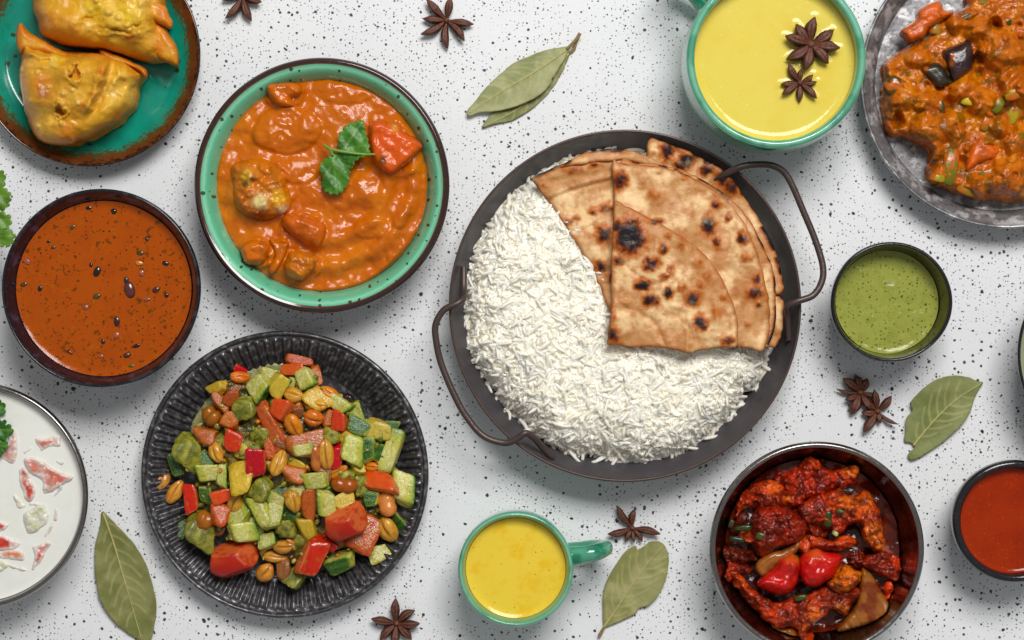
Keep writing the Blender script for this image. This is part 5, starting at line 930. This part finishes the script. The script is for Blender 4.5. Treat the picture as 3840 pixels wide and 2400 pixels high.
# ------------------------------------------------------------------ flatbreads
def z6(p): return Z(1960, 500, 1.779, p)
SPF = [(715, 690, 92, 104, 1.15), (640, 620, 50, 44, .9), (745, 600, 26, 40, .9), (700, 760, 40, 30, .8), (1240, 612, 50, 62, 1.0), (1300, 730, 30, 45, .7), (655, 310, 45, 60, .9), (1290, 470, 36, 34, .8), (1370, 560, 25, 30, .7), (1465, 700, 36, 50, .9), (1490, 830, 44, 52, .5), (1545, 1065, 58, 40, .9), (1560, 980, 30, 40, .9), (1575, 1140, 24, 20, .8), (935, 770, 38, 40, .75), (855, 870, 60, 46, .85), (940, 955, 36, 20, .7), (800, 1005, 46, 40, 1.0), (855, 1110, 46, 40, .95), (970, 1060, 30, 36, 1.0), (1140, 1105, 56, 52, .85), (1190, 1265, 42, 50, 1.0), (605, 1350, 46, 62, .85), (990, 910, 30, 36, .6), (970, 680, 36, 26, .5), (1060, 735, 42, 50, .5), (890, 582, 54, 24, .8), (885, 410, 46, 36, .5), (1280, 400, 22, 22, .5), (1290, 1200, 32, 60, .45), (1370, 1380, 36, 30, .85), (1165, 860, 30, 30, .5), (1230, 950, 30, 40, .5), (1190, 1010, 32, 26, .5), (1060, 1030, 36, 30, .5), (1340, 1090, 30, 30, .5), (640, 845, 36, 28, .85), (600, 1220, 24, 40, .6), (1075, 300, 20, 12, .5), (910, 255, 26, 14, .4), (1500, 1270, 24, 16, .4), (690, 1130, 30, 18, .3), (1080, 1250, 50, 40, .3)]
SPL = [(340, 250, 60, 30, .6), (470, 515, 32, 26, .65), (560, 500, 52, 36, .75), (350, 570, 32, 22, .6), (285, 600, 44, 24, .85), (540, 680, 46, 60, .95), (520, 885, 46, 40, .9), (575, 970, 26, 34, .65), (480, 205, 36, 20, .65), (140, 345, 24, 14, .5), (640, 130, 60, 14, .6)]
SPB = [(960, 120, 40, 66, .95), (1090, 190, 56, 52, 1.05), (1040, 220, 30, 24, .8), (1230, 250, 54, 34, .95), (1340, 300, 50, 60, .9), (1400, 350, 60, 70, .8), (870, 130, 30, 16, .45), (1000, 175, 30, 30, .4), (1160, 120, 60, 24, .7)]
def bread_part(name, out, z0, spots, char_line, parent, seed, folds=(), bump=.0030, th=.0024, sag=None, charw=14, jag=3, tone=0):
    xy, F, d = patch(z6(out), 5.5, True, jag, seed); X, Y = xy[:, 0], xy[:, 1]
    z = z0 + .0030 * (fbm(p3(X / 150, Y / 150), 2, 77) + .35 * np.abs(fbm(p3(X / 60, Y / 60), 3, 78))) + bump * .3 * fbm(p3(X / 80, Y / 80), 2, seed) + .0003 * fbm(p3(X / 34, Y / 34), 3, seed + 1) - .0011 * (1 - rnd(d, 12))
    if sag: z = z + sag(X, Y)
    for ln, w, a in folds:
        dd = linedist(X, Y, np.array(z6(ln))); z = z + a * np.exp(-(dd / w) ** 2)
    n = fbm(p3(X / 75, Y / 75), 4, seed + 5); n2 = fbm(p3(X / 24, Y / 24), 3, seed + 6); n3 = fbm(p3(X / 9, Y / 9), 2, seed + 8)
    c = lerp(c8(202, 144, 88)[None], c8(242, 202, 146)[None], sstep(-.4, .45, n)[:, None]); c = lerp(c, c8(186, 108, 48)[None], (sstep(.05, .6, n2) * .55)[:, None])
    c = lerp(c, c8(176, 96, 28)[None], (sstep(20, 2, d) * .75)[:, None])
    br = np.zeros(len(X)); wx = X + 8 * fbm(p3(X / 22, Y / 22), 2, 3); wy = Y + 8 * fbm(p3(X / 22, Y / 22, 9.), 2, 4)
    for x, y, rx, ry, a in spots:
        sx, sy = z6([(x, y)])[0]; q = gauss(wx, wy, sx, sy, rx / 1.779 * 1.22, ry / 1.779 * 1.22) * a; br = np.maximum(br, q * (1 + .2 * n3))
        z = z + .0015 * gauss(X, Y, sx, sy, rx / 1.779, ry / 1.779)
    if char_line is not None:
        dd = linedist(X, Y, spline(z6(char_line), 120)); m_ = sstep(-.25, .45, fbm(p3(X / 46, Y / 46), 2, seed + 9)); br = np.maximum(br, np.exp(-(dd / charw) ** 2) * m_ * 1.1)
    c = lerp(c, c8(190, 104, 30)[None], sstep(.10, .44, br)[:, None]); c = lerp(c, c8(112, 44, 8)[None], sstep(.40, .68, br)[:, None]); c = lerp(c, c8(30, 19, 20)[None], sstep(.62, .88, br)[:, None])
    return solid(part(name, to_world(xy, z), F, m_bread, parent, c), th)
BG = 'folded flatbreads on the rice'
outer = lambda a, b, r0, r1: None
tB = thing('flatbread', 'rearmost charred flatbread sticking out at the upper right of the pan', 'flatbread', W(2500, 800, .036), BG)
arcB = [(845, 38), (920, 52), (1000, 80), (1150, 140), (1300, 222), (1400, 310), (1480, 430), (1570, 560), (1650, 700), (1710, 850), (1742, 1030)]
bread_part('bread_layer', [(850, 36)] + arcB[1:] + [(1735, 1062), (1690, 1075), (1500, 1050), (1200, 800), (900, 500), (830, 260), (822, 150)], .0395, SPB, arcB, tB, 201, sag=lambda X, Y: .002 * sstep(2700, 2400, X), charw=17)
arcB2 = [(1600, 780), (1690, 1060), (1735, 1105), (1735, 1250), (1722, 1360), (1700, 1420)]
bread_part('bread_layer', [(1300, 700), (1600, 780), (1690, 1040), (1736, 1100), (1737, 1250), (1724, 1360), (1702, 1420), (1640, 1422), (1400, 1400), (1200, 1200)], .0375, [], arcB2[1:], tB, 202, charw=9)
tL = thing('flatbread', 'left flatbread half hidden under the front one, resting on the rice', 'flatbread', W(2250, 850, .038), BG)
arcL = [(60, 298), (170, 245), (300, 190), (430, 130), (560, 106), (690, 116)]
bread_part('bread_layer', [(58, 300), (160, 250), (300, 188), (420, 132), (560, 106), (690, 114), (800, 150), (940, 210), (1000, 400), (900, 900), (700, 1200), (590, 1190), (520, 1040), (440, 865), (330, 690), (220, 522), (130, 400)], .0412, SPL, arcL, tL, 203, folds=[([(150, 440), (300, 370), (450, 325), (600, 290)], 11, .0012), ([(160, 452), (310, 385), (460, 340), (600, 306)], 9, -.0014), ([(90, 345), (330, 290), (600, 250)], 12, -.0010), ([(300, 655), (400, 645), (470, 620)], 8, -.001)], charw=11)
bread_part('bread_layer', [(250, 225), (320, 180), (430, 128), (560, 104), (700, 114), (800, 142), (900, 190), (940, 215), (800, 205), (700, 180), (600, 185), (500, 190), (380, 210)], .0436, [], [(280, 200), (430, 130), (560, 106), (690, 116)], tL, 206, bump=.0012, th=.0018, charw=12)
tF = thing('flatbread', 'front quarter folded flatbread with big black char blister on top of the rice', 'flatbread', W(2550, 1000, .042), BG)
arcF = [(598, 178), (700, 208), (840, 212), (1000, 240), (1130, 290), (1290, 382), (1430, 492), (1530, 640), (1600, 800), (1655, 1000), (1682, 1250), (1612, 1442)]
bread_part('bread_layer', [(640, 260), (760, 205), (900, 205), (1050, 240), (1180, 300), (1330, 392), (1470, 520), (1560, 660), (1640, 830), (1684, 960), (1690, 1080), (1690, 1250), (1650, 1390), (1612, 1430), (1300, 1380), (900, 1380), (640, 1340)], .0437, [], [(900, 205), (1180, 300), (1330, 392), (1470, 520), (1560, 660), (1640, 830), (1684, 960), (1690, 1250), (1640, 1400)], tF, 207, bump=.001, charw=10)
bread_part('bread_layer', [(598, 180), (640, 190), (700, 205), (840, 214), (1000, 242), (1130, 290), (1280, 385), (1410, 500), (1500, 640), (1565, 800), (1620, 1000), (1650, 1230), (1608, 1442), (1500, 1432), (1400, 1425), (1200, 1425), (1000, 1420), (700, 1410), (575, 1400), (590, 1200), (595, 1000), (598, 700), (606, 450)], .0470, SPF, arcF[:6], tF, 204, folds=[([(1060, 560), (1100, 600), (1120, 560)], 40, .0018), ([(700, 250), (1000, 330), (1250, 500)], 60, .0010)], charw=9)
bread_part('bread_fold', [(612, 452), (680, 480), (760, 520), (860, 570), (950, 622), (1060, 690), (1160, 762), (1250, 850), (1320, 950), (1370, 1050), (1412, 1150), (1434, 1260), (1437, 1350), (1425, 1426), (1300, 1432), (1190, 1452), (1100, 1467), (1030, 1448), (950, 1432), (800, 1428), (700, 1425), (640, 1415), (566, 1405), (578, 1320), (590, 1200), (592, 1000), (594, 760), (606, 600)], .0513, SPF, None, tF, 205, folds=[([(590, 750), (640, 830), (720, 920), (860, 1010), (960, 1000), (1010, 1060)], 9, -.0011), ([(690, 1170), (760, 1190), (880, 1260), (950, 1410)], 10, -.0012), ([(1000, 1150), (1100, 1180), (1130, 1310)], 11, .0013), ([(1095, 1310), (1100, 1460)], 9, .0014), ([(1120, 1310), (1140, 1450)], 8, -.0012), ([(1270, 1100), (1300, 1200), (1290, 1300)], 12, .001)], jag=2.5)

# ------------------------------------------------------------------ star anise
def pod(c, tip, w, seed, zc, zt, op=.5):
    c = np.array(c, float); tip = np.array(tip, float); m, n = 22, 18
    r = np.random.default_rng(seed); side = np.array([-(tip - c)[1], (tip - c)[0], 0]); side /= np.linalg.norm(side) + 1e-12
    t = np.linspace(0, 1, m); wid = w * np.interp(t, [0, .1, .3, .5, .7, .85, .95, 1], [.25, .4, .8, 1, .88, .52, .24, .05])
    bow = r.uniform(-.10, .10) * np.linalg.norm(tip - c)
    V = []; C_ = []
    for k in range(m):
        p = c + (tip - c) * t[k]; z = zc + (zt - zc) * t[k] ** 1.5 + 0.0; p = p + side * bow * math.sin(math.pi * t[k])
        a = np.arange(n) * 2 * math.pi / n - math.pi / 2
        x = np.cos(a) * wid[k] * .5; y = np.sin(a) * wid[k] * .62
        lip = np.exp(-((np.sin(a) - 1) / .16) ** 2); gap = op * math.sin(math.pi * min(1, t[k] * 1.02)) ** .7
        y = y - lip * wid[k] * .55 * gap * np.exp(-(np.cos(a) / .28) ** 2)
        lipc = np.exp(-((np.abs(np.cos(a)) - .36) / .16) ** 2) * (np.sin(a) > .4)
        y = y + lipc * wid[k] * .14
        for j in range(n):
            V.append(p + side * x[j] + np.array([0, 0, z + y[j]]))
            q = lerp(c8(78, 46, 36), c8(136, 80, 54), lipc[j] * .85); g_ = np.exp(-(math.cos(a[j]) / .25) ** 2) * (math.sin(a[j]) > 0)
            C_.append(lerp(q, c8(66, 30, 20), g_ * .7))
    V = np.array(V); V = V + (fbm(V * 900, 3, seed) * w * .03)[:, None]; F = []
    for k in range(m - 1):
        for j in range(n): F.append((k * n + j, k * n + (j + 1) % n, (k + 1) * n + (j + 1) % n, (k + 1) * n + j))
    F.append(tuple(range(n))[::-1]); F.append(tuple((m - 1) * n + j for j in range(n)))
    return V, F, np.array(C_)
def anise(ctr, tips, label, z=0., w=30, seed=0, op=.5, group='star anise pods'):
    t = thing('star_anise', label, 'star anise', W(*ctr, z), group)
    zc = z + w * S * .62
    for k, tp in enumerate(tips):
        f = 1.0; ww = w
        if len(tp) > 2: ww = w * tp[2]
        c0 = W(*ctr, zc); e = W(*tp[:2], zc); c0 = c0 + (e - c0) * .06; c0[2] = 0; e[2] = 0
        V, F, C_ = pod(c0, e, ww * S * 1.08, seed * 31 + k, zc, zc + (.0012 if k % 2 else .0030), op)
        part('pod', V, F, m_anise, t, C_)
    V, F = blob(W(*ctr, zc + .0012), (w * S * .36, w * S * .36, .0026), 0, .15, 3, seed, 3)
    part('core', V, F, m_anise, t, np.outer(np.ones(len(V)), c8(112, 66, 48)))
anise((910, -12), [(847, 72), (944, 80), (984, 10), (832, 0), (990, -70), (900, -105), (840, -70)], 'star anise at the top edge between the teal plate and the mint bowl', w=31, seed=1)
anise((1675, 77), [(1598, -4), (1585, 71), (1577, 131), (1679, 185), (1742, 157), (1777, 92), (1690, -12)], 'seven pointed star anise lying on the table near the top edge', w=30, seed=2, op=.3)
anise((3041, 167), [(3053, 65), (3125, 113), (3147, 183), (3105, 240), (3015, 266), (2948, 222), (2942, 137), (2984, 91)], 'larger star anise floating on the pale yellow milk', z=.0625, w=42, seed=3, op=.6)
anise((3000, 311), [(2954, 240), (3005, 258, .8), (3047, 282, .8), (3063, 308, .75), (3061, 371), (2998, 385, .9), (2930, 357), (2926, 317, .9)], 'smaller star anise floating on the pale yellow milk', z=.0625, w=27, seed=4, op=.3)
anise((3226, 1472), [(3157, 1418, 1.1), (3205, 1404), (3250, 1418), (3134, 1457, .45), (3166, 1499, .8), (3190, 1555, 1.3), (3262, 1535), (3290, 1478, .6)], 'dark star anise with a stalk, left of the pair below the chutney bowl', w=32, seed=5, op=.5)
anise((3291, 1543), [(3276, 1460), (3342, 1484), (3366, 1591, .5), (3300, 1588, .8), (3235, 1621, 1.2), (3229, 1546), (3238, 1493, .8)], 'reddish star anise with slender hooked arm, right of the pair below the chutney bowl', w=30, seed=6, op=.5)
anise((2371, 1980), [(2312, 1893, 1.0), (2381, 1906, .9), (2476, 2002), (2409, 2032, .7), (2377, 2034, .6), (2344, 2030, .8), (2277, 2001)], 'weathered star anise between the small mug handle and the pan', w=28, seed=7, op=.25)
anise((1487, 2338), [(1484, 2241), (1557, 2287), (1576, 2336), (1545, 2398), (1392, 2318), (1425, 2400), (1480, 2430)], 'star anise at the bottom edge below the ribbed plate', w=33, seed=8, op=.5)

# ------------------------------------------------------------------ bay leaves
def bay(out, rib, veins, label, z0=.0022, curl=.004, stem=None, seed=0, g=(150, 150, 100), smooth=True):
    rib = spline(np.array(rib, float), 40); xy, F, d = patch(out, 5, smooth, 1.5, seed); X, Y = xy[:, 0], xy[:, 1]
    dm = linedist(X, Y, rib); z = z0 + curl * (np.clip(dm / 120, 0, 1.4) ** 2) + .0009 * fbm(p3(X / 80, Y / 80), 3, seed) + .0003 * np.exp(-(dm / 5) ** 2)
    c = lerp(c8(*g)[None], c8(g[0] - 26, g[1] - 22, g[2] - 26)[None], sstep(-.4, .6, fbm(p3(X / 60, Y / 60), 4, seed + 1))[:, None])
    for v in veins:
        dv = linedist(X, Y, spline(np.array(v, float), 16)); c = lerp(c, c8(184, 178, 120)[None], (np.exp(-(dv / 3.4) ** 2) * .55)[:, None]); z = z + .00025 * np.exp(-(dv / 4) ** 2)
    c = lerp(c, c8(130, 112, 70)[None], (sstep(6, 0, d) * .45)[:, None]); zmin = z.min(); z = z - zmin + z0
    ctr = W(*np.mean(out, 0), 0); t = thing('bay_leaf', label, 'bay leaf', ctr, 'dried bay leaves')
    solid(part('leaf_blade', to_world(xy, z), F, m_leaf, t, c), .00035)
    zr_ = z0 - zmin + z0 + .0003 + .0009 * fbm(p3(rib[:, 0] / 80, rib[:, 1] / 80), 3, seed)
    V, F = tube(to_world(rib, zr_), np.linspace(.00075, .0003, len(rib)), 8); part('midrib', V, F, m_leaf, t, np.outer(np.ones(len(V)), c8(192, 180, 116)))
    if stem:
        P = spline(np.array(stem, float), 20); V, F = tube(to_world(P, np.linspace(z0 + .0012, z0 + .0012, 20)), np.linspace(.0010, .0014, 20), 8); part('stalk', V, F, m_leaf, t, np.outer(np.ones(len(V)), c8(142, 116, 70)))
    return t
zb = lambda p: Z(1300, 0, 2.547, p)
def auto_veins(rib, n, L_, ang, sw=1):
    r = spline(np.array(rib, float), 60); out = []
    for k in range(n):
        i = int(6 + k * 46 / n); t = r[i + 1] - r[i]; t = t / np.linalg.norm(t); l = L_ * math.sin(math.pi * (.18 + .7 * k / n))
        for s in (1, -1):
            a = math.radians(ang) * s; q = np.array([t[0] * math.cos(a) - t[1] * math.sin(a), t[0] * math.sin(a) + t[1] * math.cos(a)]); j = r[min(59, i + (3 if s > 0 else 0))]
            out.append([j, j + q * l * .5, j + q * l * .85 + t * l * .25])
    return out
rb = zb([(2105, 470), (1900, 620), (1700, 745), (1450, 890), (1170, 1080)])
bay(zb([(2115, 445), (2110, 500), (2080, 570), (2010, 680), (1985, 730), (1960, 752), (1950, 795), (1850, 900), (1700, 985), (1500, 1050), (1280, 1072), (1170, 1107), (1150, 1060), (1220, 980), (1300, 870), (1430, 740), (1600, 600), (1760, 530), (1900, 480)]), rb, auto_veins(rb, 7, 105, 48), 'upper one of two overlapping bay leaves right of the mint bowl', .0045, .004, zb([(2100, 470), (2160, 410), (2205, 360), (2228, 318)]), 301, (172, 174, 126))
rb = zb([(2120, 510), (1960, 700), (1800, 900), (1600, 1060), (1300, 1212)])
bay(zb([(2125, 500), (2090, 620), (2040, 720), (1990, 810), (1900, 920), (1780, 1030), (1580, 1152), (1420, 1182), (1295, 1217), (1350, 1130), (1430, 1040), (1560, 940), (1700, 820), (1850, 680), (2000, 560)]), rb, auto_veins(rb, 6, 70, 48), 'lower one of two overlapping bay leaves, mostly hidden by the upper', .0012, .002, zb([(2125, 505), (2170, 470), (2190, 400), (2215, 340)]), 302, (146, 150, 100))
z4b = lambda p: Z(3080, 1350, 1.68, p)
rb = z4b([(580, 538), (660, 440), (740, 350), (850, 250), (1010, 145)])
bay(z4b([(1020, 142), (980, 130), (930, 110), (830, 98), (720, 125), (620, 200), (566, 268), (574, 320), (537, 370), (530, 440), (525, 510), (560, 522), (582, 535), (588, 556), (560, 575), (543, 602), (570, 632), (630, 610), (690, 570), (810, 482), (900, 390), (940, 320), (960, 250), (990, 190)]), rb, auto_veins(rb, 6, 110, 50), 'broad green bay leaf with torn base below the chutney bowl', .002, .003, None, 303, (140, 146, 92))
zm = lambda p: Z(1650, 1850, 2.689, p)
rb = zm([(1650, 1350), (1790, 1150), (1920, 945), (2080, 720), (2235, 545)])
bay(zm([(1650, 1355), (1642, 1200), (1650, 1000), (1700, 850), (1800, 680), (1880, 580), (1972, 528), (1992, 566), (2060, 530), (2120, 487), (2220, 490), (2290, 570), (2306, 680), (2280, 860), (2200, 1030), (2100, 1130), (2010, 1158), (1970, 1212), (1820, 1290), (1680, 1350)]), rb, auto_veins(rb, 7, 105, 50), 'pale olive bay leaf with notched tip right of the small mug', .002, .003, zm([(1655, 1350), (1630, 1395), (1605, 1442)]), 304, (166, 162, 108))
rb = zr([(585, 795), (640, 950), (690, 1120), (740, 1290), (800, 1500)])
bay(zr([(580, 783), (568, 860), (542, 970), (535, 1080), (545, 1180), (570, 1290), (640, 1400), (720, 1470), (800, 1518), (850, 1515), (872, 1450), (886, 1330), (870, 1220), (830, 1090), (770, 980), (690, 890), (630, 830)]), rb, auto_veins(rb, 7, 100, 50), 'long bay leaf between the yogurt bowl and the ribbed plate, at the bottom edge', .002, .003, None, 305, (142, 142, 88))
